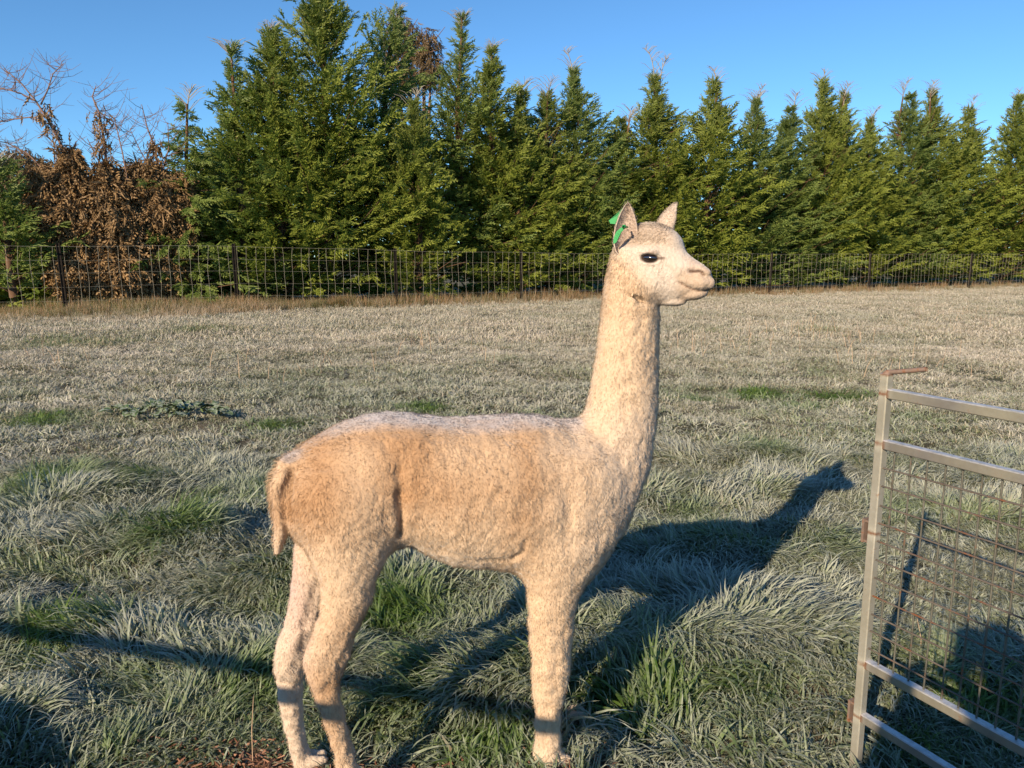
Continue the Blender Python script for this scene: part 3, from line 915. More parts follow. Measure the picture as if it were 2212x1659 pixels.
def gate_panel(loc, ang, label, length=2.0, group=None, lugs=True, rails=(1.013, .883, .284, .130), W=.0240):
    """panel runs along local +X from its front upright at the origin"""
    root = empty('mesh_gate', loc, ang); tag(root, label, 'gate', group)
    def part(name, p0, p1, w=W, mat=M_GAL, **k):
        v, f, wd = rtube(p0, p1, w, **k); me = np_mesh(name, v, f, False, {'weld': wd}); return link(name, me, root, mat)
    # uprights, with weld rust where rails meet
    for x in (0, length):
        v, f, wd = rtube((x, 0, -.06), (x, 0, 1.062), W, weld_ends=(0, 1), up=(0, 1, 0), seg=2)
        # resample along height for the rust spots
        zs = np.linspace(-.06, 1.062, 90); prof = [(W/2-.0025, -W/2), (W/2, -W/2+.0025), (W/2, W/2-.0025), (W/2-.0025, W/2), (-W/2+.0025, W/2), (-W/2, W/2-.0025), (-W/2, -W/2+.0025), (-W/2+.0025, -W/2)]
        V = np.array([(x + a, b, z) for z in zs for a, b in prof]); n = 8
        wd = np.array([max(max(0, 1 - abs(z - q) / .022) for q in (1.062, 1.013, .883, .645, .284, .130)) for z in zs for _ in prof])
        F = np.array([(i * n + k, i * n + (k + 1) % n, (i + 1) * n + (k + 1) % n, (i + 1) * n + k) for i in range(89) for k in range(n)])
        T = np.array([(89 * n, 89 * n + k, 89 * n + k + 1) for k in range(1, 7)])
        link('upright', np_mesh('upright', V, [F, T], False, {'weld': wd}), root, M_GALP)
    for z in rails:
        part('rail', (W / 2 + .0005, 0, z), (length - W / 2 - .0005, 0, z))
    # welded mesh: uprights behind, level wires in front
    k = 0; x = .040 if lugs else 99
    while x < length - .02:
        a = random.uniform(-.002, .002)
        v, f = tube([(x + a, .003, .872), (x + random.uniform(-.003, .003), .003, .6), (x - a, .003, .296)], .0025, 5)
        link('mesh_wire', np_mesh('mesh_wire', v, f, True), root, M_WIREV); x += .044
    for j in range(11 if lugs else 0):
        z = .823 - .0495 * j
        v, f = tube([(W / 2, -.0012, z + random.uniform(-.002, .002)), (length * .33, -.0012, z + random.uniform(-.003, .003)), (length * .66, -.0012, z + random.uniform(-.003, .003)), (length - W / 2, -.0012, z)], .0025, 5)
        link('mesh_wire', np_mesh('mesh_wire', v, f, True), root, M_RUST)
    if lugs:
        for z in (.645, .130):
            parts = [box((-W / 2 - .014, 0, z), (.0035, .011, .032)), box((-W / 2 - .006, 0, z + .027), (.0062, .009, .003)), box((-W / 2 - .006, 0, z - .027), (.0062, .009, .003))]
            v, f = join(parts); link('hinge_lug', np_mesh('hinge_lug', v, f), root, M_RUSTB)
        ca, sa = math.cos(-ang), math.sin(-ang)
        ex = np.array([.058, -.075]); e = np.array([ca * ex[0] - sa * ex[1], sa * ex[0] + ca * ex[1]])
        v, f = tube([(0, 0, 1.066), (e[0] * .3, e[1] * .3, 1.070), (e[0], e[1], 1.084)], [.006, .006, .006], 8)
        link('latch_rod', np_mesh('latch_rod', v, f, True), root, M_RUSTB)
        v, f = tube([(0, 0, 1.058), (0.004, 0, 1.070)], [.013, .006], 8)
        link('weld_bead', np_mesh('weld_bead', v, f, True), root, M_RUSTB)
    return root
gate_panel((.938, 1.90, 0), math.atan2(-.33, .165), 'galvanised steel yard gate with rusty welded mesh, standing open in the grass at the right', 1.9)
# ------------------------------------------------------------------ signed distance modelling
class Field:
    def __init__(s, gx, gy, gz):
        s.g = [np.asarray(a, np.float32) for a in (gx, gy, gz)]
        s.F = np.full([len(a) for a in s.g], .5, np.float32)
    def sub(s, lo, hi, pad):
        sl, c = [], []
        for a, l, h in zip(s.g, lo, hi):
            i0, i1 = np.searchsorted(a, l - pad), np.searchsorted(a, h + pad)
            sl.append(slice(max(0, i0 - 1), min(len(a), i1 + 1))); c.append(a[sl[-1]])
        return tuple(sl), np.meshgrid(*c, indexing='ij', sparse=True)
    def apply(s, sl, d, k, mode):
        A = s.F[sl]
        if mode == 'cut': d = -d
        if mode == 'add':
            h = np.clip(.5 + .5 * (A - d) / k, 0, 1); s.F[sl] = A * (1 - h) + d * h - k * h * (1 - h)
        else:
            h = np.clip(.5 - .5 * (A - d) / k, 0, 1); s.F[sl] = A * (1 - h) + d * h + k * h * (1 - h)
    def loft(s, axis, t, a, ra, b, rb, k=.02, mode='add', cap=1.0, p=2.0):
        """stack of ellipses along axis; other two axes in order"""
        o = [i for i in range(3) if i != axis]
        t, a, ra, b, rb = [np.asarray(q, float) * np.ones(len(t)) for q in (t, a, ra, b, rb)]
        i = np.argsort(t); t, a, ra, b, rb = t[i], a[i], ra[i], b[i], rb[i]
        lo = np.zeros(3); hi = np.zeros(3)
        lo[axis], hi[axis] = t[0], t[-1]
        lo[o[0]], hi[o[0]] = (a - ra).min(), (a + ra).max(); lo[o[1]], hi[o[1]] = (b - rb).min(), (b + rb).max()
        sl, C = s.sub(lo, hi, max(.03, k * 1.5))
        T = C[axis]; Tc = np.clip(T, t[0], t[-1])
        shp = Tc.shape; tt = Tc.ravel()
        def ip(v):       # smooth interpolation
            return np.interp(tt, TS, sm(v)).reshape(shp)
        TS = np.linspace(t[0], t[-1], 160)
        def sm(v):
            y = np.interp(TS, t, v); kk = np.array([1, 2, 3, 4, 3, 2, 1.]); kk /= kk.sum()
            yp = np.pad(y, 3, mode='edge'); return np.convolve(yp, kk, 'valid')
        A0, RA, B0, RB = ip(a), np.maximum(ip(ra), 1e-3), ip(b), np.maximum(ip(rb), 1e-3)
        X = (C[o[0]] - A0) / RA; Y = (C[o[1]] - B0) / RB
        q = (np.abs(X) ** p + np.abs(Y) ** p) ** (1 / p)
        g = np.sqrt((X / RA) ** 2 + (Y / RB) ** 2) / np.maximum(np.sqrt(X * X + Y * Y), 1e-4)
        d = (q - 1) / g
        e = np.abs(T - Tc)
        d = np.where(e > 0, np.sqrt(np.maximum(d + 0.0, 0) ** 2 + (e * cap) ** 2) + np.minimum(d, 0) * .0, d)
        s.apply(sl, d.astype(np.float32), k, mode)
    def cone(s, p0, p1, r0, r1, k=.01, mode='add', sc=(1, 1, 1)):
        p0, p1, sc = np.array(p0, float), np.array(p1, float), np.array(sc, float)
        m = max(r0, r1)
        lo = np.minimum(p0, p1) - m * sc.max(); hi = np.maximum(p0, p1) + m * sc.max()
        sl, C = s.sub(lo, hi, max(.02, k * 1.5))
        q0, q1 = p0 / sc, p1 / sc; ax = q1 - q0; L2 = max(ax @ ax, 1e-12)
        X = [C[i] / sc[i] - q0[i] for i in range(3)]
        h = np.clip((X[0] * ax[0] + X[1] * ax[1] + X[2] * ax[2]) / L2, 0, 1)
        d = np.sqrt(sum((X[i] - ax[i] * h) ** 2 for i in range(3))) - (r0 + (r1 - r0) * h)
        s.apply(sl, (d * sc.min()).astype(np.float32), k, mode)
    def ell(s, c, r, R=None, k=.01, mode='add'):
        c, r = np.array(c, float), np.array(r, float); R = np.eye(3) if R is None else np.array(R, float)   # rows = axes
        m = r.max(); sl, C = s.sub(c - m, c + m, max(.02, k * 1.5))
        D = [C[i] - c[i] for i in range(3)]
        L = [sum(R[j][i] * D[i] for i in range(3)) / r[j] for j in range(3)]
        q = np.sqrt(L[0] ** 2 + L[1] ** 2 + L[2] ** 2)
        g = np.sqrt((L[0] / r[0]) ** 2 + (L[1] / r[1]) ** 2 + (L[2] / r[2]) ** 2) / np.maximum(q, 1e-4)
        s.apply(sl, ((q - 1) / g).astype(np.float32), k, mode)
    def mesh(s):
        F = s.F; ins = F < 0
        nx, ny, nz = F.shape
        c = np.zeros((nx - 1, ny - 1, nz - 1), np.uint8)
        for dx in (0, 1):
            for dy in (0, 1):
                for dz in (0, 1): c += ins[dx:nx - 1 + dx, dy:ny - 1 + dy, dz:nz - 1 + dz]
        act = np.argwhere((c > 0) & (c < 8))
        idx = np.full(c.shape, -1, np.int32); idx[tuple(act.T)] = np.arange(len(act))
        P = np.zeros((len(act), 3)); cnt = np.zeros(len(act))
        for ax in range(3):
            o = [i for i in range(3) if i != ax]
            for u in (0, 1):
                for v in (0, 1):
                    a = act.copy(); a[:, o[0]] += u; a[:, o[1]] += v; b = a.copy(); b[:, ax] += 1
                    fa, fb = F[tuple(a.T)], F[tuple(b.T)]; m = (fa < 0) != (fb < 0)
                    t = np.where(m, fa / np.where(m, fa - fb, 1), 0)
                    pa = np.stack([s.g[i][a[:, i]] for i in range(3)], 1); pb = np.stack([s.g[i][b[:, i]] for i in range(3)], 1)
                    P += np.where(m[:, None], pa + (pb - pa) * t[:, None], 0); cnt += m
        P /= cnt[:, None]
        Q = []
        for ax in range(3):
            o = [i for i in range(3) if i != ax]
            sl0 = [slice(1, -1)] * 3; sl1 = [slice(1, -1)] * 3
            sl0[ax] = slice(0, -1); sl1[ax] = slice(1, None)
            A, B = ins[tuple(sl0)], ins[tuple(sl1)]
            e = np.argwhere(A != B); flip = A[tuple(e.T)]
            for i in range(3):
                if i != ax: e[:, i] += 1
            def cell(du, dv):
                q = e.copy(); q[:, o[0]] -= du; q[:, o[1]] -= dv; return idx[tuple(q.T)]
            f = np.stack([cell(1, 1), cell(0, 1), cell(0, 0), cell(1, 0)], 1)
            if ax == 1: flip = ~flip
            f[~flip] = f[~flip][:, ::-1]; Q.append(f)
        return P, np.concatenate(Q)

def vnormals(V, F):
    n = np.cross(V[F[:, 2]] - V[F[:, 0]], V[F[:, 3]] - V[F[:, 1]])
    N = np.zeros_like(V)
    for k in range(4): np.add.at(N, F[:, k], n)
    return N / (np.linalg.norm(N, axis=1, keepdims=True) + 1e-12)

# ------------------------------------------------------------------ alpaca
PSI = math.radians(13.0)
A0 = Vector((-0.16, 1.885, 0.0))
AU = Vector((math.cos(PSI), math.sin(PSI), 0)); AV = Vector((-math.sin(PSI), math.cos(PSI), 0))
def ap(px, py, v=0.0):
    """picture point -> (u, z) on the animal's lengthwise plane, v metres to its far side"""
    q = on_plane(px, py, A0 + AV * v, AV) - A0
    return q.dot(AU), q.z
def w2l(q):
    q = Vector(q) - A0; return np.array([q.dot(AU), q.dot(AV), q.z])
def cols(rows, v=0.0, shrink=0.0):
    """rows (px, ytop, ybot, ...) -> u, zc, rz"""
    U, Z, R = [], [], []
    for r in rows:
        u0, z0 = ap(r[0], r[1], v); u1, z1 = ap(r[0], r[2], v)
        U.append((u0 + u1) / 2); Z.append((z0 + z1) / 2); R.append(max(.002, (z0 - z1) / 2 - shrink))
    return U, Z, R
def rowz(rows, v=0.0, shrink=0.0):
    """rows (py, xleft, xright, ...) -> z, uc, ru"""
    Z, U, R = [], [], []
    for r in rows:
        u0, z0 = ap(r[1], r[0], v); u1, z1 = ap(r[2], r[0], v)
        Z.append((z0 + z1) / 2); U.append((u0 + u1) / 2); R.append(max(.002, (u1 - u0) / 2 - shrink))
    return Z, U, R

FUR = .0055                      # the fleece stands this far off the modelled skin
gx = np.concatenate([np.arange(-.56, .28, .0050), np.arange(.28, .66, .0034)])
gy = np.arange(-.215, .215, .0048)
gz = np.concatenate([np.arange(-.03, 1.20, .0050), np.arange(1.20, 1.50, .0034)])
B = Field(gx, gy, gz)

# barrel
T = [(594, 1050, 1100, .030), (606, 1018, 1130, .055), (628, 984, 1165, .085), (660, 957, 1185, .112), (700, 932, 1190, .130), (740, 912, 1190, .142), (785, 896, 1190, .150), (830, 889, 1185, .150), (880, 892, 1172, .150),
     (920, 896, 1196, .155), (970, 900, 1214, .163), (1020, 899, 1220, .168), (1080, 896, 1226, .170), (1140, 893, 1240, .165), (1200, 900, 1262, .150), (1250, 905, 1262, .135),
     (1290, 915, 1225, .120), (1330, 925, 1150, .098), (1362, 935, 1078, .078), (1388, 950, 1020, .045)]
U, Z, R = cols(T, 0, FUR)
B.loft(0, U, [0] * len(U), [t[3] for t in T], Z, R, k=.02, p=2.25, cap=1.2)
# neck
Nk = [(1130, 1225, 1352, .090), (1060, 1222, 1372, .100), (1000, 1235, 1396, .100), (950, 1246, 1410, .094), (905, 1256, 1418, .086), (870, 1268, 1420, .080), (830, 1276, 1422, .076), (780, 1284, 1423, .072), (720, 1292, 1423, .069), (670, 1298, 1424, .067),
      (630, 1304, 1421, .064), (590, 1311, 1408, .062), (560, 1318, 1400, .058), (535, 1326, 1385, .050)]
Z, U, R = rowz(Nk, 0, FUR)
B.loft(2, Z, U, R, [0] * len(Z), [n[3] - FUR for n in Nk], k=.035, p=2.1)
# shoulder / upper arm masses
def ellp(px, py, v, r, k=.03, ang=0, mode='add'):
    u, z = ap(px, py, v); a = math.radians(ang)
    B.ell((u, v, z), r, [[math.cos(a), 0, math.sin(a)], [0, 1, 0], [-math.sin(a), 0, math.cos(a)]], k, mode)
for s in (-1, 1):
    ellp(1235, 1100, s * .085, (.115, .062, .155), .05, -15)
    ellp(1205, 1210, s * .088, (.082, .052, .09), .04)
# near and far fore legs
FL = [(1170, 1125, 1305, .068), (1215, 1130, 1285, .062), (1250, 1137, 1264, .057), (1300, 1137, 1250, .050), (1350, 1140, 1243, .045), (1400, 1143, 1239, .041), (1440, 1146, 1234, .040), (1475, 1149, 1228, .040), (1500, 1151, 1222, .036), (1530, 1153, 1216, .032),
      (1560, 1155, 1213, .029), (1590, 1154, 1212, .029), (1612, 1151, 1214, .031), (1630, 1147, 1220, .033), (1648, 1148, 1224, .033)]
for s, du in ((-1, 0.0), (1, .050)):
    Z, U, R = rowz(FL, -.088, FUR)
    B.loft(2, Z, np.array(U) + du, R, [s * .088] * len(Z), [f[3] - FUR * .6 for f in FL], k=.03)
# haunches: near
HL = [(1020, 655, 800, .045), (1040, 634, 846, .072), (1065, 631, 860, .082), (1095, 632, 863, .084), (1139, 642, 860, .080), (1190, 660, 850, .074), (1231, 676, 834, .066), (1262, 684, 816, .060), (1299, 686, 812, .054), (1330, 684, 794, .049), (1367, 668, 779, .045), (1401, 655, 766, .042),
      (1430, 649, 758, .041), (1455, 655, 749, .039), (1475, 664, 739, .035), (1500, 672, 737, .032), (1530, 682, 742, .030), (1571, 697, 751, .028), (1605, 708, 761, .028), (1640, 717, 771, .030), (1675, 722, 786, .032), (1712, 722, 800, .032)]
Z, U, R = rowz(HL, -.10, FUR)
VC = np.interp(np.array([h[0] for h in HL], float), [960, 1100, 1300, 1720], [-.075, -.082, -.092, -.098])
B.loft(2, Z, U, R, VC, [h[3] - FUR * .6 for h in HL], k=.028)
# far hind leg, set back
HF = [(1020, 640, 780, .045), (1040, 628, 830, .066), (1070, 632, 845, .078), (1120, 636, 820, .074), (1163, 632, 780, .066), (1231, 626, 740, .058), (1285, 623, 715, .050), (1340, 610, 700, .045), (1391, 591, 680, .042), (1415, 585, 672, .041), (1440, 588, 666, .039),
      (1472, 594, 659, .034), (1520, 601, 656, .030), (1571, 611, 660, .028), (1612, 621, 671, .028), (1650, 629, 684, .030), (1690, 633, 700, .032)]
Z, U, R = rowz(HF, .085, FUR)
B.loft(2, Z, U, R, [.080] * len(Z), [h[3] - FUR * .6 for h in HF], k=.022)
# deep fold between thigh and flank
for s in (-1, 1):
    P = [ap(861, 985, -.15), ap(864, 1060, -.15), ap(870, 1120, -.14), ap(868, 1175, -.12), ap(858, 1210, -.10)]
    for i in range(4):
        pass
# stifle knob, hock point
# belly fold behind the elbow and belly wool edge
P = [ap(1135, 1185, -.13), ap(1128, 1205, -.12), ap(1100, 1214, -.11), ap(1060, 1216, -.11)]
pass
# tail
TL = [(1000, 608, 640, .024), (1012, 592, 640, .032), (1026, 581, 632, .038), (1040, 579, 625, .037), (1070, 582, 622, .034), (1106, 588, 627, .034), (1140, 590, 627, .031), (1162, 588, 621, .027), (1184, 592, 611, .018)]
Z, U, R = rowz(TL, -.02, FUR * .7)
B.loft(2, Z, np.array(U), R, [-.045] * len(Z), [t[3] - FUR * .7 for t in TL], k=.006)
u, z = ap(640, 1005, -.03); B.ell((u, -.025, z), (.045, .05, .026), k=.02)
# toes
for (px, py, v, k) in ((1200, 1630, -.088, 0), (1200, 1630, .088, .050), (762, 1690, -.098, 0), (676, 1665, .08, 0)):
    u, z = ap(px, py, v)
    zz = .034 if px == 1200 else .014
    for q in (-1, 1): B.ell((u + .012 + k, v + q * .014, zz), (.030, .013, .015), k=.008)

# ---- head ---------------------------------------------------------------
HY = math.radians(-24.0)        # turned a little towards the camera
HP = on_plane(1375, 560, A0, AV)
HD = Vector((math.cos(HY), math.sin(HY), 0)); HS = Vector((-math.sin(HY), math.cos(HY), 0))
def hp(px, py, v=0.0):
    """picture point -> world point on the head's lengthwise plane, v metres to the far side"""
    return on_plane(px, py, HP + HS * v, HS)
Rl = np.array([w2l(A0 + HD), w2l(A0 + HS), [0, 0, 1.0]])     # head axes in the animal's frame
def hell(px, py, v, r, k=.01, tilt=0, mode='add', yaw=0):
    c = w2l(hp(px, py, v)); a = math.radians(tilt)
    R = np.array([[math.cos(a), 0, math.sin(a)], [0, 1, 0], [-math.sin(a), 0, math.cos(a)]])
    if yaw:
        y = math.radians(yaw); R = R @ np.array([[math.cos(y), math.sin(y), 0], [-math.sin(y), math.cos(y), 0], [0, 0, 1]])
    B.ell(c, r, R @ Rl, k, mode)
def hloft(rows, k=.015, shrink=.0):
    """cross sections along the head; built as a chain of overlapping ellipsoids"""
    P = []
    for (px, yt, yb, hw) in rows:
        a, b = hp(px, yt), hp(px, yb)
        P.append(((a - HP).dot(HD), (a.z + b.z) / 2, (a.z - b.z) / 2 - shrink, hw - shrink))
    P = np.array(P); t = np.linspace(P[0, 0], P[-1, 0], 60)
    zc, rz, hw = [np.interp(t, P[:, 0], P[:, i]) for i in (1, 2, 3)]
    kk = np.array([1, 2, 3, 2, 1.]) / 9
    zc, rz, hw = [np.convolve(np.pad(q, 2, mode='edge'), kk, 'valid') for q in (zc, rz, hw)]
    # evaluate as a loft in the head frame
    lo = np.array([1e9] * 3); hi = -lo
    hpl = w2l(HP)
    for ti, z in ((t[0], 0), (t[-1], 0)):
        for s in (-1, 1):
            q = hpl + Rl[0] * ti + Rl[1] * s * hw.max(); lo = np.minimum(lo, q); hi = np.maximum(hi, q)
    lo[2] = (zc - rz).min(); hi[2] = (zc + rz).max()
    sl, C = B.sub(lo, hi, .03)
    D = [C[0] - hpl[0], C[1] - hpl[1]]
    h = D[0] * Rl[0][0] + D[1] * Rl[0][1]; v = D[0] * Rl[1][0] + D[1] * Rl[1][1]
    hc = np.clip(h, t[0], t[-1]); sh = hc.shape
    ip = lambda q: np.interp(hc.ravel(), t, q).reshape(sh)
    X = v / ip(hw); Y = (C[2] - ip(zc)) / ip(rz)
    RA, RB = ip(hw), ip(rz)
    # narrower bridge than jaw: squeeze the upper half
    X = X * (1 + .16 * np.clip(Y, 0, 1) ** 1.5)
    q = (np.abs(X) ** 2.2 + np.abs(Y) ** 2.2) ** (1 / 2.2)
    g = np.sqrt((X / RA) ** 2 + (Y / RB) ** 2) / np.maximum(np.sqrt(X * X + Y * Y), 1e-4)
    d = (q - 1) / g; e = np.abs(h - hc)
    d = np.where(e > 0, np.sqrt(np.maximum(d, 0) ** 2 + (e * 1.1) ** 2), d)
    B.apply(sl, d.astype(np.float32), k, 'add')
hloft([(1338, 530, 640, .046), (1352, 508, 652, .054), (1372, 498, 656, .058), (1395, 494, 658, .060), (1420, 494, 658, .060), (1445, 500, 656, .055), (1465, 517, 652, .047), (1485, 544, 648, .040),
       (1503, 558, 646, .036), (1518, 568, 642, .033), (1530, 578, 634, .029), (1537, 592, 624, .020)], .02, .003)
# crown of short wool between the ears, brow, cheek, jaw
hell(1412, 505, 0, (.050, .044, .024), .02, -8)
hell(1452, 522, 0, (.030, .036, .022), .02, -38)
for s in (-1, 1):
    hell(1402, 540, s * .043, (.026, .014, .008), .012, 8)                 # brow
    hell(1385, 612, s * .036, (.045, .020, .036), .02, 20)                 # cheek
    hell(1440, 575, s * .032, (.050, .010, .012), .015, -22)               # face ridge
    hell(1404, 558, s * .062, (.025, .012, .0150), .005, -4, 'cut')        # eye socket
    hell(1404, 570, s * .052, (.022, .008, .0040), .006, -4)               # lower lid
    hell(1403, 545, s * .053, (.024, .009, .0050), .006, -6)               # upper lid
# muzzle
for s in (-1, 1):
    hell(1519, 585, s * .013, (.021, .016, .011), .006, -20)               # nose pad over each nostril
    hell(1511, 606, s * .018, (.028, .016, .015), .006, -16)               # split upper lip
    hell(1535, 611, s * .010, (.011, .011, .014), .005)
    a = [w2l(hp(x, y, s * q)) for x, y, q in ((1466, 609, .046), (1484, 618, .042), (1503, 626, .036), (1522, 629, .026), (1533, 626, .012))]   # mouth line
    for i in range(4): B.cone(a[i], a[i + 1], .0026, .0026, .004, 'cut')
hell(1502, 637, 0, (.030, .024, .012), .008, 10)                           # lower lip and chin
hell(1455, 652, 0, (.030, .020, .010), .012, 0)
a = w2l(hp(1537, 600, 0)); b = w2l(hp(1538, 622, 0)); B.cone(a, b, .0018, .0018, .003, 'cut')
# jaw line crease over the throat
for s in (-1, 1):
    a = [w2l(hp(x, y, s * q)) for x, y, q in ((1362, 632, .056), (1384, 649, .052), (1408, 658, .045))]
    for i in range(2): B.cone(a[i], a[i + 1], .003, .003, .012, 'cut')

BV, BF = B.mesh()
BN = vnormals(BV, BF)
# creases pressed into the surface along lines read off the photograph, mirrored to the far side of the head or body
from mathutils.bvhtree import BVHTree
_bvh = BVHTree.FromPolygons(BV.tolist(), BF.tolist())
def hit(px, py):
    o = Vector(w2l((0, 0, CAM_H))); d = ray(px, py); d = Vector((d.dot(AU), d.dot(AV), d.z)).normalized()
    loc = _bvh.ray_cast(o, d)[0]
    return None if loc is None else np.array(loc)
def path(pts, mirror=None, step=.003):
    P = [hit(*p) for p in pts]; P = [p for p in P if p is not None]
    out = []
    for a, b in zip(P[:-1], P[1:]):
        n = max(1, int(np.linalg.norm(b - a) / step))
        out += [a + (b - a) * k / n for k in range(n)]
    out.append(P[-1]); out = np.array(out)
    if mirror == 'head':
        q = out - w2l(HP); q = q - 2 * (q @ Rl[1])[:, None] * Rl[1]; return [out, q + w2l(HP)]
    if mirror == 'body': return [out, out * np.array([1, -1, 1])]
    return [out]
def dist_to(Vx, L):
    lo, hi = L.min(0) - .05, L.max(0) + .05
    m = ((Vx > lo) & (Vx < hi)).all(1); d = np.full(len(Vx), 9.0); idx = np.where(m)[0]
    for c0 in range(0, len(idx), 4000):
        ii = idx[c0:c0 + 4000]
        d[ii] = np.sqrt(((Vx[ii, None, :] - L[None]) ** 2).sum(2)).min(1)
    return d
def crease(pts, r, depth, mirror=None):
    global BV
    for L in path(pts, mirror):
        d = dist_to(BV, L); BV = BV - BN * (depth * np.exp(-(d / r) ** 2))[:, None]
NOSTRIL = [(1491, 586), (1500, 586), (1509, 585.5), (1516, 588), (1521, 594)]
MOUTH = [(1468, 609), (1476, 614), (1486, 620), (1498, 625.5), (1510, 628.5), (1522, 629), (1531, 626)]
EYE = (1403.5, 557)
crease([(864, 1070), (867, 1100), (868, 1130), (866, 1160)], .010, .016, 'body')
crease([(862, 1020), (864, 1060), (866, 1100)], .014, .008, 'body')
crease([(838, 965), (852, 985), (861, 1015)], .022, .004, 'body')
crease([(1136, 1172), (1131, 1194), (1112, 1206)], .008, .006)
crease([(1112, 1206), (1085, 1212), (1030, 1212), (985, 1200), (940, 1180)], .010, .0035)
crease([(1226, 1070), (1232, 1110), (1225, 1150)], .02, .005)
crease([(628, 1015), (625, 1045), (624, 1085), (627, 1125)], .008, .011)
crease([(1212, 905), (1235, 925), (1250, 960)], .03, .006)
crease([(1350, 631), (1361, 637), (1384, 648), (1408, 657)], .006, .0045, 'head')
crease([(1326, 560), (1338, 575), (1350, 583)], .006, .004, 'head')
crease([(1352, 615), (1345, 645), (1350, 680)], .02, .002)
crease(NOSTRIL, .0042, .0075, 'head')
crease([(1488, 578), (1500, 573), (1514, 573)], .006, -.003, 'head')
crease(MOUTH, .0034, .0050, 'head')
crease([(1480, 606), (1498, 612), (1514, 617)], .010, -.0035, 'head')
crease([(1475, 600), (1482, 590), (1490, 578)], .006, .0025, 'head')
crease([(1383, 549), (1402, 544), (1424, 552)], .005, -.0025, 'head')
crease([(1386, 572), (1402, 577), (1420, 572)], .004, .0018, 'head')
crease([(1430, 572), (1448, 585), (1462, 600)], .012, .003, 'head')
crease([(1152, 1494), (1185, 1500), (1222, 1492)], .014, .005)
crease([(1160, 1455), (1190, 1458), (1222, 1455)], .016, -.004)
crease([(1158, 1577), (1185, 1582), (1210, 1577)], .014, .004)
crease([(670, 1484), (700, 1492), (736, 1482)], .014, .006)
crease([(660, 1425), (700, 1430), (748, 1420)], .018, -.004)
crease([(598, 1472), (625, 1480), (652, 1472)], .014, .005)
crease([(684, 1260), (670, 1330), (652, 1400)], .012, .006)
BN = vnormals(BV, BF)
# soft woolly relief in the surface itself
_p1, _p2 = w2l(hp(1318, 556)), w2l(hp(1405, 664))
_t = _p2 - _p1; _t[1] = 0; _t /= np.linalg.norm(_t); _nrm = np.array([-_t[2], 0, _t[0]])
if _nrm[0] < 0: _nrm = -_nrm
def facew(Q): return np.clip(((Q - _p1) @ _nrm + .016) / .045, 0, 1) * (Q[:, 2] > 1.1)
face = facew(BV)
amp = .0045 * (1 - .8 * face) * (1 + .7 * np.clip((.52 - BV[:, 2]) / .1, 0, 1))
st = BV * np.array([1, 1, .75])
BV = BV + BN * ((vn3(st, .0125, 2) - .5) * .75 + (vn3(st, .021, 3) - .5) * 1.0 + (vn3(st, .045, 4) - .5) * .9)[:, None] * amp[:, None]

# ---- ears: cupped leaves ------------------------------------------------
def ear(base, tip, opening, W, thick=.0035, wrap=1.25, bow=0.0, n=18, m=15):
    base, tip, op = map(lambda q: np.array(q, float), (base, tip, opening))
    ax = tip - base; L = np.linalg.norm(ax); ax /= L
    op = op - ax * (op @ ax); op /= np.linalg.norm(op); sd = np.cross(ax, op)
    out = []
    for side in (0, 1):
        G = []
        for i in range(n + 1):
            s = i / n
            w = W * (math.sin(math.pi * min(1, .16 + .84 * s) ** .92) ** .72 if s < 1 else 0) * (1 if s > .05 else .9) + .0012
            wr = wrap * (1 - .35 * s) + .5 * max(0, .25 - s) * 4
            c = base + ax * L * s + op * bow * math.sin(math.pi * s * .5) ** 2 * L
            row = []
            for j in range(m + 1):
                a = (j / m * 2 - 1) * wr
                rr = w - side * thick * (1 - .6 * s)
                row.append(c - op * (rr * math.cos(a) - w * .35) + sd * rr * 1.05 * math.sin(a))
            G.append(row)
        out.append(np.array(G))
    O, I = out
    V = np.concatenate([O.reshape(-1, 3), I.reshape(-1, 3)]); k = (n + 1) * (m + 1)
    F = []
    for i in range(n):
        for j in range(m):
            a = i * (m + 1) + j; F.append((a, a + 1, a + m + 2, a + m + 1)); F.append((k + a, k + a + m + 1, k + a + m + 2, k + a + 1))
        for j, fl in ((0, 1), (m, 0)):
            a = i * (m + 1) + j; b = a + m + 1
            F.append((a, b, k + b, k + a) if fl else (a, k + a, k + b, b))
    inner = np.concatenate([np.zeros(k), np.ones(k)])
    return V, np.array(F), inner
# near ear: opens to the camera and forwards
nb, nt = w2l(hp(1349, 548, -.040)), w2l(hp(1357, 437, -.060))
e1 = ear(nb, nt, Rl[1] * -1.0 + Rl[0] * .35 + np.array([0, 0, .1]), .029, wrap=1.45, bow=-.03)
fb, ft = w2l(hp(1427, 512, .045)), w2l(hp(1459, 437, .075))
e2 = ear(fb, ft, Rl[1] * .55 + Rl[0] * .85, .034, wrap=1.7, bow=.05)
EV = np.concatenate([e1[0], e2[0]]); EF = np.concatenate([e1[1], e2[1] + len(e1[0])]); EI = np.concatenate([e1[2], e2[2]])
EN = vnormals(EV, EF)
for lo_, hi_ in ((0, len(e1[0])), (len(e1[0]), len(EV))):
    half = (hi_ - lo_) // 2; ctr_ = EV[lo_:lo_ + half].reshape(-1, 16, 3).mean(1).repeat(16, 0)
    if ((EV[lo_:lo_ + half] - ctr_) * EN[lo_:lo_ + half]).sum() < 0:
        m_ = (EF >= lo_).all(1) & (EF < hi_).all(1); EF[m_] = EF[m_][:, ::-1]; EN[lo_:hi_] *= -1
V = np.concatenate([BV, EV]); F = np.concatenate([BF, EF + len(BV)])
N = np.concatenate([BN, EN]); inner = np.concatenate([np.zeros(len(BV)), EI])
face = np.concatenate([face, np.ones(len(EV))])

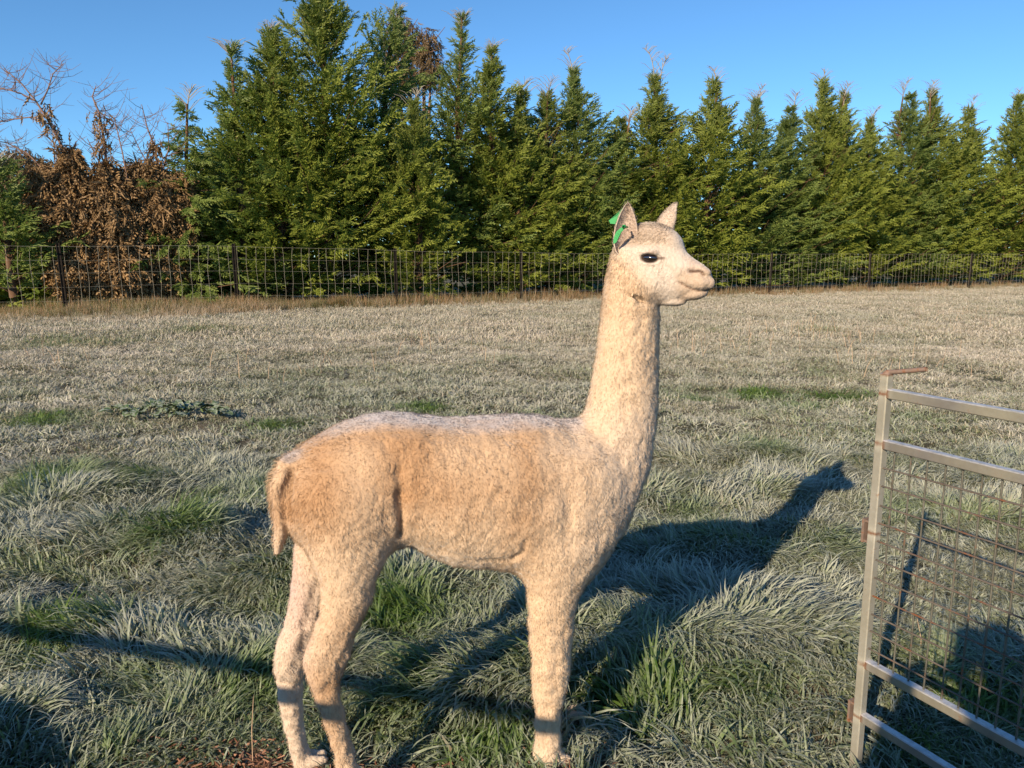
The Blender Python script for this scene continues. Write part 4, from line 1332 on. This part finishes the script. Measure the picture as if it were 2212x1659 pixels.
# ---- coat colour (pattern of the coat itself) ----------------------------
def sstep(x, a, b): x = np.clip((x - a) / (b - a), 0, 1); return x * x * (3 - 2 * x)
def coat(V, N, face, inner):
    u, v, z = V[:, 0], V[:, 1], V[:, 2]
    base = np.array([.77, .575, .395]); gold = np.array([.52, .31, .165]); pale = np.array([.78, .635, .50]); pink = np.array([.72, .53, .45])
    n1 = vn3(V, .11, 8); n2 = vn3(V, .035, 9)
    c = np.tile(base, (len(V), 1))
    uw = u + (n1 - .5) * .16 + (n2 - .5) * .05
    def mixin(c, col, w): return c * (1 - w[:, None]) + col * w[:, None]
    # brown saddle along the back and rump
    sad = sstep(z + (n2 - .5) * .05, .66, .85) * (1 - sstep(uw, .10, .40)) * sstep(u, -.46, -.30) * (.30 + 1.0 * n1)
    c = mixin(c, gold, np.clip(sad, 0, .95))
    c = mixin(c, gold, np.clip(np.exp(-(((u + .36) / .10) ** 2 + ((z - .77) / .06) ** 2)) * (.6 + .6 * n2), 0, .9))        # rough patch at the rump
    c = mixin(c, gold, np.clip(np.exp(-(((u - .15) / .06) ** 2 + ((z - .72) / .12) ** 2)) * .55 * (.5 + n2), 0, .6))         # shoulder
    c = mixin(c, gold, np.clip(np.exp(-(((u + .30) / .06) ** 2 + ((z - .335) / .05) ** 2)) * .8, 0, .8) * (v < 0))      # hock
    c = mixin(c, gold, np.clip(np.exp(-(((u + .24) / .07) ** 2 + ((z - .46) / .07) ** 2)) * .55, 0, .6) * (v < 0))
    c = mixin(c, gold, np.clip((1 - sstep(z, .0, .55)) * (n1 - .35) * 1.4, 0, .5) * sstep(z, .05, .2))
    # pale belly, chest, inner legs
    bel = (1 - sstep(z, .56, .70)) * sstep(u, -.24, -.12) * (1 - sstep(u, .04, .12)) * .85
    c = mixin(c, pale, np.clip(bel, 0, 1))
    c = mixin(c, pale, np.clip(sstep(uw, .18, .46) * (1 - sstep(z, .95, 1.15)) * sstep(z, .45, .6) * .6, 0, 1))
    c = mixin(c, pale, np.clip((v > .02) * (1 - sstep(z, .5, .62)) * (u < -.15) * .8, 0, 1))
    c = mixin(c, pink, np.clip(np.exp(-(((u + .40) / .05) ** 2 + ((z - .50) / .14) ** 2)) * .9, 0, .9))
    c = mixin(c, pale, (1 - sstep(z, .02, .14)) * .6)
    # neck honey tint
    c = mixin(c, np.array([.78, .590, .405]), sstep(z, .92, 1.0) * (1 - face) * (1 - sstep(z, 1.22, 1.28)) * .6)
    # face: bare white-pink with a tan crown
    q = V - w2l(HP); h = q @ Rl[0]; hz = q[:, 2]
    c = mixin(c, np.array([.80, .69, .585]), face * .95)
    crown = face * sstep(hz, .020, .045) * (1 - sstep(h, .09, .12)) * (inner < .5)
    c = mixin(c, np.array([.60, .475, .37]), np.clip(crown * (.45 + .6 * n2), 0, .8) * (hz < .085))
    lip = face * sstep(h, .095, .135) * (1 - sstep(hz, -.036, -.015))
    c = mixin(c, np.array([.56, .40, .27]), np.clip(lip * .65, 0, 1))
    nose = face * sstep(h, .12, .15) * sstep(hz, -.035, -.025) * .5
    c = mixin(c, np.array([.52, .37, .29]), np.clip(nose, 0, 1))
    # dark rim of skin round the eyes, with the tear mark at the front corner
    for s in (-1, 1):
        e = EYEP[s]; dd = V - e
        a, b, w = dd @ Rl[0], dd[:, 2] + .05 * (dd @ Rl[0]), np.abs(dd @ Rl[1])
        rr = np.sqrt((a / .0240) ** 2 + (b / .0138) ** 2)
        c = mixin(c, np.array([.045, .022, .016]), (1 - sstep(rr, .78, 1.10)) * (w < .03) * 1.0)
        rr = np.sqrt(((a - .026) / .020) ** 2 + ((b - .001) / .0055) ** 2)
        c = mixin(c, np.array([.12, .06, .04]), (1 - sstep(rr, .3, 1.0)) * (w < .03) * .85)
        rr = np.sqrt(((a - .010) / .020) ** 2 + ((b - .014) / .006) ** 2)
        c = mixin(c, np.array([.30, .19, .13]), (1 - sstep(rr, .2, 1.0)) * (w < .03) * .6)
    # nostril and mouth line skin
    for L in path(NOSTRIL, 'head'): c = mixin(c, np.array([.10, .045, .03]), (1 - sstep(dist_to(V, L), .0015, .0058)) * .9)
    for L in path(MOUTH, 'head'): c = mixin(c, np.array([.16, .08, .05]), (1 - sstep(dist_to(V, L), .0010, .0042)) * .8)
    # inside of the ears
    c = mixin(c, np.array([.58, .42, .34]), inner * .6)
    ea = np.zeros(len(V), bool); ea[len(BV):] = True
    c[ea & (inner < .5)] = np.array([.70, .58, .47])
    # rime on the upward wool of the back
    rime = sstep(N[:, 2], .80, 1.0) * (z > .70) * (z < 1.05) * (.5 + .6 * n2)
    c = mixin(c, np.array([.66, .60, .60]), np.clip(rime, 0, .85))
    return np.clip(c * .71, 0, 1)
_bvh = BVHTree.FromPolygons(BV.tolist(), BF.tolist())
_e = hit(*EYE); _q = _e - w2l(HP)
EYEP = {-1: _e, 1: _q - 2 * (_q @ Rl[1]) * Rl[1] + w2l(HP)}
CC = coat(V, N, face, inner)
CC4 = np.concatenate([CC, np.ones((len(CC), 1))], 1)

mb = M('alpaca_skin', .9, .12)
_c = mb.attr('coat', 'GEOMETRY', 'Color'); _o = mb.obj()
_n = mb.noise(110, 4, .65, _o); _v = mb.N('TexVoronoi', {'Scale': 75.0, 'Vector': _o}).outputs[0]
# short felted wool: wandering crimp ridges a few millimetres wide over broader soft lumps
_wn = mb.N('TexNoise', {'Scale': 26.0, 'Detail': 2.0, 'Vector': _o}); _wd = mb.N('VectorMath', {0: _wn.outputs[1], 3: .030}, operation='SCALE').outputs[0]
_wo = mb.N('VectorMath', {0: _o, 1: _wd}, operation='ADD').outputs[0]
_st = mb.N('VectorMath', {0: _wo, 1: (1.0, 1.0, .62)}, operation='MULTIPLY').outputs[0]
_v1 = mb.N('TexVoronoi', {'Scale': 105.0, 'Vector': _st}).outputs[0]
_v2 = mb.N('TexVoronoi', {'Scale': 58.0, 'Vector': _st}).outputs[0]
_lo = mb.ramp(mb.noise(11, 2, .5, _o), [(.35, .25), (.65, 1)])
_hh = mb.math('ADD', mb.math('MULTIPLY', _v1, -.7), mb.math('MULTIPLY', _v2, -.8)); _hh = mb.math('ADD', mb.math('MULTIPLY', _hh, _lo), mb.math('MULTIPLY', _n, .5))
mb.color(mb.mix(mb.math('MULTIPLY', mb.ramp(_v1, [(.35, 0), (.8, .16)]), _lo), _c, (.26, .16, .085)))
mb.bump(_hh, .75, .0045)
mb.b.inputs['Sheen Weight'].default_value = .4
mb.b.inputs['Sheen Roughness'].default_value = .5

alpaca = empty('alpaca', A0, PSI)
tag(alpaca, 'cream shorn alpaca standing side on in frosty grass with a green ear tag', 'alpaca')
body = link('body', np_mesh('body', V, F, True, {'coat': CC4}), alpaca, mb.m)

# ---- fleece strands -----------------------------------------------------
def surf_samples(V, F, N, n, r, weight=None):
    tri = np.concatenate([F[:, [0, 1, 2]], F[:, [0, 2, 3]]])
    a = np.linalg.norm(np.cross(V[tri[:, 1]] - V[tri[:, 0]], V[tri[:, 2]] - V[tri[:, 0]]), axis=1)
    if weight is not None: a = a * weight[tri].mean(1)
    i = r.choice(len(tri), n, p=a / a.sum())
    s, t = r.uniform(0, 1, n), r.uniform(0, 1, n); m = s + t > 1; s[m], t[m] = 1 - s[m], 1 - t[m]
    w = np.stack([1 - s - t, s, t], 1)[:, :, None]
    return (V[tri[i]] * w).sum(1), (N[tri[i]] * w).sum(1), i, w, tri
def hashv(ix, s): return np.stack([_h(ix[:, 0], ix[:, 1], ix[:, 2], s + k) for k in range(3)], 1)
def fleece(nn, seed):
    r = np.random.default_rng(seed)
    wt = np.ones(len(V)); wt[V[:, 1] > .06] *= .45; wt *= 1 + 1.2 * face + 1.5 * (V[:, 2] > 1.2)
    wt[inner > .5] *= .7
    P, Nn, i, w, tri = surf_samples(V, F, N, nn, r, wt)
    Nn /= np.linalg.norm(Nn, axis=1, keepdims=True) + 1e-9
    fc = (face[tri[i]] * w[:, :, 0]).sum(1); inn = (inner[tri[i]] * w[:, :, 0]).sum(1)
    c = (CC[tri[i]] * w).sum(1)
    isear = tri[i][:, 0] >= len(BV)
    # locks: strands in one small cell lean to that cell's own tip
    cs = np.where(fc > .5, .006, .0095)[:, None] * (.9 + .3 * (P[:, 2:3] < .5))
    warp = np.stack([vn3(P, .03, 50 + k) - .5 for k in range(3)], 1) * .016
    Pw = P + warp
    cell = np.floor(Pw / cs + 1000.0)
    vary = np.clip((vn3(P, .085, 60) * .6 + vn3(P, .03, 61) * .4 - .40) * 2.6, .0, 1.2)      # tight here, tousled there
    vary = np.where(P[:, 2] < .55, np.maximum(vary, .4), vary)
    hv = hashv(cell, 5)
    ctr = (cell - 1000 + .5 + (hv - .5) * .5) * cs - warp
    L = np.where(fc > .5, .0030, .0070) * r.uniform(.7, 1.25, nn)
    L = np.where(fc < .5, L * (.75 + .45 * vary), L)
    rump = np.exp(-(((P[:, 0] + .38) / .10) ** 2 + ((P[:, 2] - .80) / .08) ** 2)); L = L * (1 + 1.6 * rump)
    L = np.where(isear, r.uniform(.004, .009, nn), L)
    hq = P - w2l(HP); hh = hq @ Rl[0]
    L = np.where((fc > .5) & ~isear, L * (1 - .65 * sstep(hh, .07, .12)) * (1 + 2.0 * sstep(hq[:, 2], .03, .05) * (1 - sstep(hh, .08, .10))), L)
    for s in (-1, 1):
        e = EYEP[s] + Rl[0] * .003; dd = P - e
        L = np.where(((dd @ Rl[0]) / .0265) ** 2 + (dd[:, 2] / .0155) ** 2 + ((dd @ Rl[1]) / .04) ** 2 < 1, L * .12, L)
    # lie: down and back on the body, forwards-down on the face
    q = V[0] * 0
    lie = np.where(fc[:, None] > .5, -Rl[0] * .9 + np.array([0, 0, -.25]), np.array([-.35, 0, -.75]))
    lie = np.where(isear[:, None], np.array([.05, 0, 1.0]), lie)
    lie = lie - Nn * (lie * Nn).sum(1, keepdims=True)
    jit = (hashv(cell, 31) - .5) * 1.1
    D1 = Nn * np.where(fc > .5, .40, .42 + .25 * np.clip(vary, 0, 1))[:, None] + lie * .55 + jit * np.where(fc > .5, .3, .10 + .50 * vary)[:, None] + r.normal(0, .18, (nn, 3))
    D1 /= np.linalg.norm(D1, axis=1, keepdims=True)
    toc = (ctr - P); toc -= Nn * (toc * Nn).sum(1, keepdims=True)
    mid = P + D1 * (L * .55)[:, None] + toc * np.where(fc > .5, .10, .05 + .25 * vary)[:, None]
    crimp = np.cross(D1, hashv(cell, 77) - .5)
    mid = mid + crimp * (L * .35)[:, None]
    tip = P + D1 * L[:, None] + toc * np.where(fc > .5, .15, .05 + .40 * vary)[:, None] + lie * (L * .25)[:, None] + np.array([0, 0, -.0012])
    wd = np.where(fc > .5, .00036, .00042) * r.uniform(.7, 1.2, nn)
    S = np.cross(D1, r.normal(0, 1, (nn, 3))); S /= np.linalg.norm(S, axis=1, keepdims=True); S *= wd[:, None]
    P = P - Nn * .0015
    VV = np.stack([P - S, P + S, mid - S * .85, mid + S * .85, tip], 1).reshape(-1, 3)
    b = np.arange(nn)[:, None] * 5
    Q = b + np.array([[0, 1, 3, 2]]); T3 = b + np.array([[2, 3, 4]])
    tone = (r.normal(1.0, .05, nn) * (1 + (hv[:, 0] - .5) * .12))[:, None]
    col = np.clip(c * tone * 1.12, 0, 1)
    root_c = col; tip_c = np.clip(col * 1.06 + .012, 0, 1)
    # rime on the tips of the wool on top of the back
    rime = (sstep(Nn[:, 2], .78, 1.0) * (P[:, 2] > .7) * (P[:, 2] < 1.05) * r.uniform(0, 1, nn) ** .7)[:, None]
    tip_c = tip_c * (1 - rime * .75) + np.array([.60, .57, .60]) * rime * .75
    C = np.stack([root_c, root_c, (root_c + tip_c) / 2, (root_c + tip_c) / 2, tip_c], 1).reshape(-1, 3)
    C4 = np.concatenate([C, np.ones((len(C), 1))], 1)
    # the crimp of the wool: slow waves in the strand's shading direction
    wv = np.stack([vn3(P, .0085, 80 + k) - .5 for k in range(3)], 1) * 1.0 + np.stack([vn3(P, .019, 90 + k) - .5 for k in range(3)], 1) * .8
    Nn = Nn + wv * (np.where(fc > .5, .25, .32 + .30 * vary))[:, None]
    return np_mesh('fleece', VV, [Q, T3], True, {'coat': C4, 'sn': np.repeat(Nn, 5, 0)})
mf = M('alpaca_wool', .75, .15)
mf.color(mf.attr('coat', 'GEOMETRY', 'Color'))
# a strand is lit like the round lock it belongs to: lean its shading normal to that of the skin under it
_w = mf.N('VectorTransform', {0: mf.attr('sn', 'GEOMETRY', 'Vector')}, vector_type='NORMAL', convert_from='OBJECT', convert_to='WORLD').outputs[0]
_g = mf.N('NewGeometry').outputs['Normal']
_a = mf.N('VectorMath', {0: _g, 3: .28}, operation='SCALE').outputs[0]
_b = mf.N('VectorMath', {0: _w, 1: _a}, operation='ADD').outputs[0]
_nn = mf.N('VectorMath', {0: _b}, operation='NORMALIZE').outputs[0]
mf.l.new(_nn, mf.b.inputs['Normal'])
_t = mf.N('BsdfTranslucent'); mf.l.new(mf.attr('coat', 'GEOMETRY', 'Color'), _t.inputs['Color'])
_m = mf.N('MixShader', {0: .30}); mf.l.new(mf.b.outputs[0], _m.inputs[1]); mf.l.new(_t.outputs[0], _m.inputs[2])
mf.l.new(_m.outputs[0], mf.n['Material Output'].inputs[0])
NFUR = 150000
link('fleece', fleece(NFUR, 3), alpaca, mf.m)['kind'] = 'stuff'

# ---- eyes ---------------------------------------------------------------
me_ = M('alpaca_eye', .04, .9)
me_.color((.012, .006, .004)); me_.b.inputs['Coat Weight'].default_value = 1.0; me_.b.inputs['Coat Roughness'].default_value = .02
def sphere_np(c, r, R, nu=28, nv=16):
    V, F = [], []
    for i in range(nv + 1):
        t = math.pi * i / nv
        for j in range(nu):
            p = 2 * math.pi * j / nu; V.append((r[0] * math.sin(t) * math.cos(p), r[1] * math.sin(t) * math.sin(p), r[2] * math.cos(t)))
    for i in range(nv):
        for j in range(nu): F.append((i * nu + j, (i + 1) * nu + j, (i + 1) * nu + (j + 1) % nu, i * nu + (j + 1) % nu))
    return np.array(V) @ np.array(R) + np.array(c), np.array(F)
for s in (-1, 1):
    a_ = math.radians(-4); Rt = np.array([[math.cos(a_), 0, math.sin(a_)], [0, 1, 0], [-math.sin(a_), 0, math.cos(a_)]]) @ Rl
    v, f = sphere_np(EYEP[s] - Rl[1] * s * .0055, (.0215, .0140, .0125), Rt)
    link('eye', np_mesh('eye', v, f, True), alpaca, me_.m)
    # lashes
    r = np.random.default_rng(9 + s); LV, LF = [], []
    for q in range(46):
        t = q / 45; x = 1387 + 38 * t; y = 552 - 5 * math.sin(math.pi * t)
        p = EYEP[s] + Rl[0] * ((x - 1403.5) * .00118) + np.array([0, 0, (557 - y) * .00118 + .002]) + Rl[1] * s * .0035; d = Rl[0] * (t * .7 - .1) + Rl[1] * s * .9 + np.array([0, 0, -.25 + r.normal(0, .12)]); d /= np.linalg.norm(d)
        L = r.uniform(.006, .011); sd = np.cross(d, [0, 0, 1.0]); sd = sd / np.linalg.norm(sd) * .00035
        o = len(LV); LV += [p - sd, p + sd, p + d * L]; LF.append((o, o + 1, o + 2))
    link('eyelashes', np_mesh('eyelashes', np.array(LV), np.array(LF)), alpaca, me_.m)

# ---- ear tag ------------------------------------------------------------
mt = M('ear_tag_plastic', .38, .5); mt.color((.012, .27, .06)); mt.bump(mt.noise(300, 2, .5, mt.obj()), .1, .001)
tagroot = body
def tag_plate(pts, v, thick=.0012, lean=0.0):
    """flat flag cut to the outline pts (picture points on the ear's plane)"""
    q = [w2l(hp(x, y, v + lean * (i % 2))) for i, (x, y) in enumerate(pts)]
    n = Rl[1] * thick; k = len(q)
    V = np.array([p - n for p in q] + [p + n for p in q]); T = [(0, i, i + 1) for i in range(1, k - 1)] + [(k, k + i + 1, k + i) for i in range(1, k - 1)]
    Q = [(i, i + k, (i + 1) % k + k, (i + 1) % k) for i in range(k)]
    return V, [np.array(T), np.array(Q)]
tagE = link('ear_tag', None if False else bpy.data.meshes.new('ear_tag'), alpaca)
bpy.data.objects.remove(tagE)
v, f = tag_plate([(1346, 449), (1340, 457), (1332, 467), (1322, 472), (1315.5, 476), (1319, 483), (1332, 484), (1344, 483)], -.028)
t_back = link('ear_tag', np_mesh('ear_tag', v, f), alpaca, mt.m)
v, f = tag_plate([(1350, 487), (1341, 492), (1332, 500), (1327, 510), (1325, 520), (1326, 527), (1332, 523), (1336, 514), (1341, 503), (1352, 492)], -.083)
t_front = link('ear_tag', np_mesh('ear_tag', v, f), alpaca, mt.m)
p = w2l(hp(1352, 490, -.070)); d = Rl[1] * -1
v, f = tube([p + d * -.014, p + d * .012, p + d * .0121, p + d * .018, p + d * .022], [.0028, .0028, .0052, .0050, .0022], 12)
link('stud', np_mesh('stud', v, f, True), t_front, mt.m)
# ribs moulded in the lower flag
parts = []
for k in range(4):
    a, b = w2l(hp(1329 + k * 2.4, 512 - k * 4.5, -.0850)), w2l(hp(1334 + k * 2.6, 518 - k * 5, -.0850))
    parts.append(tube([a, b], .0009, 5))
v, f = join(parts); link('rib', np_mesh('rib', v, f, True), t_front, mt.m)
# ------------------------------------------------------------------ leafy weed, stalks, chips
mw = M('frosted_leaf', .6, .3); _r = mw.attr('rnd')
_f = mw.ramp(mw.noise(45, 3, .6, mw.obj()), [(.44, 0), (.64, .9)])
mw.color(mw.mix(_f, mw.mix(_r, (.06, .11, .035), (.12, .16, .06)), (.34, .37, .31)))
def weed(px, py, n, R, seed, lab):
    r = np.random.default_rng(seed); g = on_ground(px, py); z0 = float(ground_h(g.x, g.y))
    root = empty('broadleaf_weed', (g.x, g.y, z0)); tag(root, lab, 'weed', 'broadleaf weeds in the paddock')
    for k in range(n):
        a = r.uniform(0, 2 * np.pi); d = R * r.uniform(.1, 1) ** .7; L = r.uniform(.07, .13); W = L * r.uniform(.32, .45)
        c = np.array([math.cos(a), math.sin(a), 0]); s = np.array([-c[1], c[0], 0]); lift = r.uniform(.1, .9)
        b = c * d * np.array([1.25, .8, 1]) ; b[2] = .04 + r.uniform(0, .06)
        pts = []; V = []; F = []
        cup = r.uniform(.2, .6)
        for i in range(6):
            t = i / 5; w = W * math.sin(math.pi * (.08 + .88 * t)) ** .7
            m_ = b + c * L * t + np.array([0, 0, lift * L * (t - t * t * .9)]) 
            ruf = r.normal(0, .006, 2)
            V += [m_ - s * w + np.array([0, 0, cup * w + ruf[0]]), m_, m_ + s * w + np.array([0, 0, cup * w + ruf[1]])]
        for i in range(5):
            o = i * 3; F += [(o, o + 1, o + 4, o + 3), (o + 1, o + 2, o + 5, o + 4)]
        V = np.array(V); me = np_mesh('leaf', V, np.array(F), True, {'rnd': np.full(len(V), r.uniform())})
        link('leaf', me, root, mw.m)
weed(318, 893, 46, .26, 1, 'frosted broadleaf weed with curled leaves, left one of the pair')
weed(418, 899, 40, .22, 2, 'frosted broadleaf weed with pale leaves, right one of the pair')

# rank dry grass along the fence foot
r = np.random.default_rng(12)
tallp = proto_collection('tall_tuft', [dict(n=34, radius=.16, lmin=.16, lmax=.48, width=.010, lean=l, spread=2.5, seg=4, droop=1.1) for l in (.3, .6, 1.2)], dm)
n = 1500
px = r.uniform(-150, 2400, n); off = r.triangular(-2.2, .6, 2.0, n); k_ = (px - 1106) / FPX
yy = (23.2 + off) / (1 - .507 * k_); xx = k_ * yy
# wider band of long grass at the left end, as in the photo
n2 = 900
px2 = r.uniform(-150, 760, n2); off2 = r.uniform(-2.6, -.2, n2) * np.clip((760 - px2) / 450, 0, 1); k2 = (px2 - 1106) / FPX
y2 = (23.2 + off2) / (1 - .507 * k2); x2 = k2 * y2
xx = np.concatenate([xx, x2]); yy = np.concatenate([yy, y2]); n = len(xx)
hs = .55 + .75 * fb2(xx / 1.4, yy / 1.4, 3, 2)
front = np.clip((yy - .507 * xx - 20.8) / 2.4, 0, 1); hs *= .30 + .70 * front
scatter('tall_dry_grass', 'rank dry grass and brown stalks along the foot of the netting fence',
        np.stack([xx, yy, ground_h(xx, yy) - .02], 1), np.stack([np.zeros(n), np.zeros(n), r.uniform(0, 6.28, n)], 1),
        np.stack([hs * .9, hs * .9, hs], 1), r.integers(0, 3, n),
        {'frost': np.clip(1.0 - .95 * front, .12, .95) * r.uniform(.5, 1.2, n), 'dry': np.clip(fb2(xx / 1.0, yy / 1.0, 8, 2) * 1.2 - .2 + .1 * front, 0, 1)}, tallp)
# single dead stalks in the paddock
ms = M('dead_stalk', .8, .2); ms.color((.42, .30, .20))
S = []
for (a, b, w, q) in [(1760, 720, 120, 30), (2050, 690, 90, 22), (2100, 660, 90, 14), (1560, 760, 160, 16), (620, 800, 200, 16), (120, 780, 120, 16), (900, 760, 200, 16), (1950, 790, 200, 16), (1820, 740, 200, 10)]:
    for _ in range(q):
        g = on_ground(a + r.normal(0, w / 2), b + r.normal(0, 12)); h = r.uniform(.10, .34); z = float(ground_h(g.x, g.y)); l = r.normal(0, .06, 2)
        S.append(tube([(g.x, g.y, z), (g.x + l[0] * .4, g.y + l[1] * .4, z + h * .6), (g.x + l[0], g.y + l[1], z + h)], [.0035, .003, .002], 3))
v, f = join(S); tag(link('dead_stalks', np_mesh('dead_stalks', v, f), None, ms.m), 'thin dead stalks standing in the frosted paddock', None, None, 'stuff')
# a few straws that can be told apart near the camera
STR = [(545, 1640, .20, .01, 'upright dry straw rising from the bare earth left of the hind legs'),
       (1945, 1560, .16, -.05, None), (1990, 1420, .13, -.02, 'bent pale straw standing behind the mesh of the gate'),
       (1575, 1200, .10, -.02, 'short dry straw leaning at the edge of the neck shadow')]
for (a, b, h, l, lab) in STR:
    if not lab: continue
    g = on_ground(a, b); z = float(ground_h(g.x, g.y))
    v, f = tube([(0, 0, -.02), (l * .3, 0, h * .5), (l, .01, h)], [.0016, .0014, .0008], 5)
    tag(link('grass_straw', np_mesh('grass_straw', v, f, True), None, ms.m, (g.x, g.y, z)), lab, 'straw')
# bark chips on the worn earth
mc = M('bark_chip', .85, .2); mc.color(mc.mix(mc.attr('rnd'), (.10, .045, .028), (.36, .20, .13)))
n = 5200
x = r.uniform(-1.15, .45, n); y = r.uniform(1.2, 2.0, n); k_ = r.uniform(0, 1, n) < dirt_amount(x, y) * 1.2
x, y = x[k_], y[k_]; n = len(x); z = ground_h(x, y) + r.uniform(0, .012, n)
a = r.uniform(0, np.pi, n); L = r.uniform(.004, .016, n); W = r.uniform(.0015, .004, n); t = r.normal(0, .35, n)
d = np.stack([np.cos(a), np.sin(a), np.sin(t)], 1) * L[:, None]; s_ = np.stack([-np.sin(a), np.cos(a), r.normal(0, .4, n)], 1) * W[:, None]
c = np.stack([x, y, z + .004], 1); up = np.array([0, 0, .003])
VV = np.stack([c - d - s_, c - d + s_, c + d + s_ * .6, c + d - s_ * .8, c - d * .8 + up, c + d * .7 + up], 1).reshape(-1, 3)
b = np.arange(n)[:, None] * 6
Q = np.concatenate([b + np.array([[0, 3, 5, 4]]), b + np.array([[1, 4, 5, 2]]), ]); T3 = np.concatenate([b + np.array([[0, 4, 1]]), b + np.array([[3, 2, 5]])])
tag(link('bark_chips', np_mesh('bark_chips', VV, [Q, T3], False, {'rnd': np.repeat(r.uniform(0, 1, n), 6)}), None, mc.m), 'reddish brown bark chips and straw scattered over worn earth at the hind feet', None, None, 'stuff')
# frost crystals glinting
mi = M('frost_crystal', .05, 1.0); mi.color((.9, .92, .95)); mi.b.inputs['Coat Weight'].default_value = 1

# ------------------------------------------------------------------ what stands behind the camera and throws its shadow into the picture; the drum is only added for shade
gate_panel((-.84, .14, 0), math.atan2(.55, -2.0), 'galvanised yard panel of plain rails left of the gateway', 2.3, lugs=False, rails=(1.013, .62, .30), W=.036)
def photographer():
    g = Field(np.arange(-.45, .45, .011), np.arange(-.30, .62, .011), np.arange(-.02, 1.75, .011))
    for s in (-1, 1):
        g.cone((s * .10, 0, .92), (s * .11, .02, .50), .095, .065, .03); g.cone((s * .11, .02, .50), (s * .12, -.02, .09), .062, .045, .02)
        g.cone((s * .12, -.03, .05), (s * .14, .15, .035), .045, .035, .02)
        g.cone((s * .19, 0, 1.38), (s * .31, .06, 1.12), .060, .048, .03); g.cone((s * .31, .06, 1.12), (s * .09, .30, 1.30), .046, .034, .02)
        g.cone((s * .09, .30, 1.30), (s * .065, .37, 1.335), .028, .030, .015, 'add')
        for k in range(4): g.cone((s * .06, .375, 1.315 + k * .017), (s * .015, .395, 1.312 + k * .018), .0095, .008, .004)
        g.cone((s * .075, .36, 1.32), (s * .05, .35, 1.375), .011, .009, .006)
        g.ell((s * .078, .01, 1.60), (.012, .022, .032), k=.01)
    g.loft(2, [.58, .80, 1.08, 1.22, 1.36, 1.43], [0] * 6, [.30, .30, .30, .30, .24, .10], [0, 0, 0, .01, 0, 0], [.115, .12, .115, .125, .105, .07], k=.04)
    g.cone((0, 0, 1.42), (0, .02, 1.52), .06, .055, .03)
    g.ell((0, .02, 1.60), (.078, .095, .115), k=.02); g.cone((0, .11, 1.60), (0, .125, 1.575), .008, .014, .01)
    for s in (-1, 1): g.ell((s * .032, .108, 1.615), (.014, .012, .010), k=.006, mode='cut')
    g.cone((-.02, .112, 1.545), (.02, .112, 1.545), .004, .004, .004, 'cut')
    V, F = g.mesh()
    m = M('winter_clothes', .9, .1)
    z = m.N('SeparateXYZ', {0: m.obj()}).outputs['Z']
    c = m.mix(m.math('GREATER_THAN', z, .56), (.03, .04, .07), (.06, .07, .05))
    c = m.mix(m.math('GREATER_THAN', z, 1.50), c, (.55, .36, .28))
    c = m.mix(m.math('GREATER_THAN', z, 1.66), c, (.07, .04, .025)); m.color(c)
    root = empty('person', (-.10, -.42, 0)); root.scale = (1.1, 1.0, .94)
    tag(root, 'person in a long dark coat holding up a phone behind the gate', 'person')
    link('body', np_mesh('body', V, F, True), root, m.m)
    mp = M('phone_glass', .2, .5); mp.color((.02, .02, .022))
    v, f = box((0, 0, 0), (.038, .004, .078)); ph = link('phone', np_mesh('phone', v, f), None, mp.m, (.0, -.03, 1.33))
    tag(ph, 'dark phone held up by the person in the gateway', 'phone')
photographer()

def shade_drum():  # unseen drum, added only to throw shade over the lower left foreground
    root = empty('shade_drum', (-2.50, .30, 0)); tag(root, 'blue plastic drum out of view, added to shade the lower left grass', 'drum')
    m = M('drum_plastic', .45, .4); m.color((.03, .09, .22))
    prof = [(0, .28), (.02, .295), (.28, .295), (.30, .305), (.32, .295), (.58, .295), (.60, .305), (.62, .295), (.86, .295), (.88, .28), (.885, .27), (.87, .26), (.868, 0.002)]
    prof = [(z * .96, r_ * 1.15) for z, r_ in prof]
    n = 36; V = [(r_ * math.cos(2 * math.pi * k / n), r_ * math.sin(2 * math.pi * k / n), z) for z, r_ in prof for k in range(n)]
    F = [(i * n + k, i * n + (k + 1) % n, (i + 1) * n + (k + 1) % n, (i + 1) * n + k) for i in range(len(prof) - 1) for k in range(n)]
    link('barrel', np_mesh('barrel', np.array(V), np.array(F), True), root, m.m)
    v, f = tube([(.2, 0, .83), (.2, 0, .852)], [.03, .03], 12); link('bung', np_mesh('bung', v, f, True), root, m.m)
shade_drum()
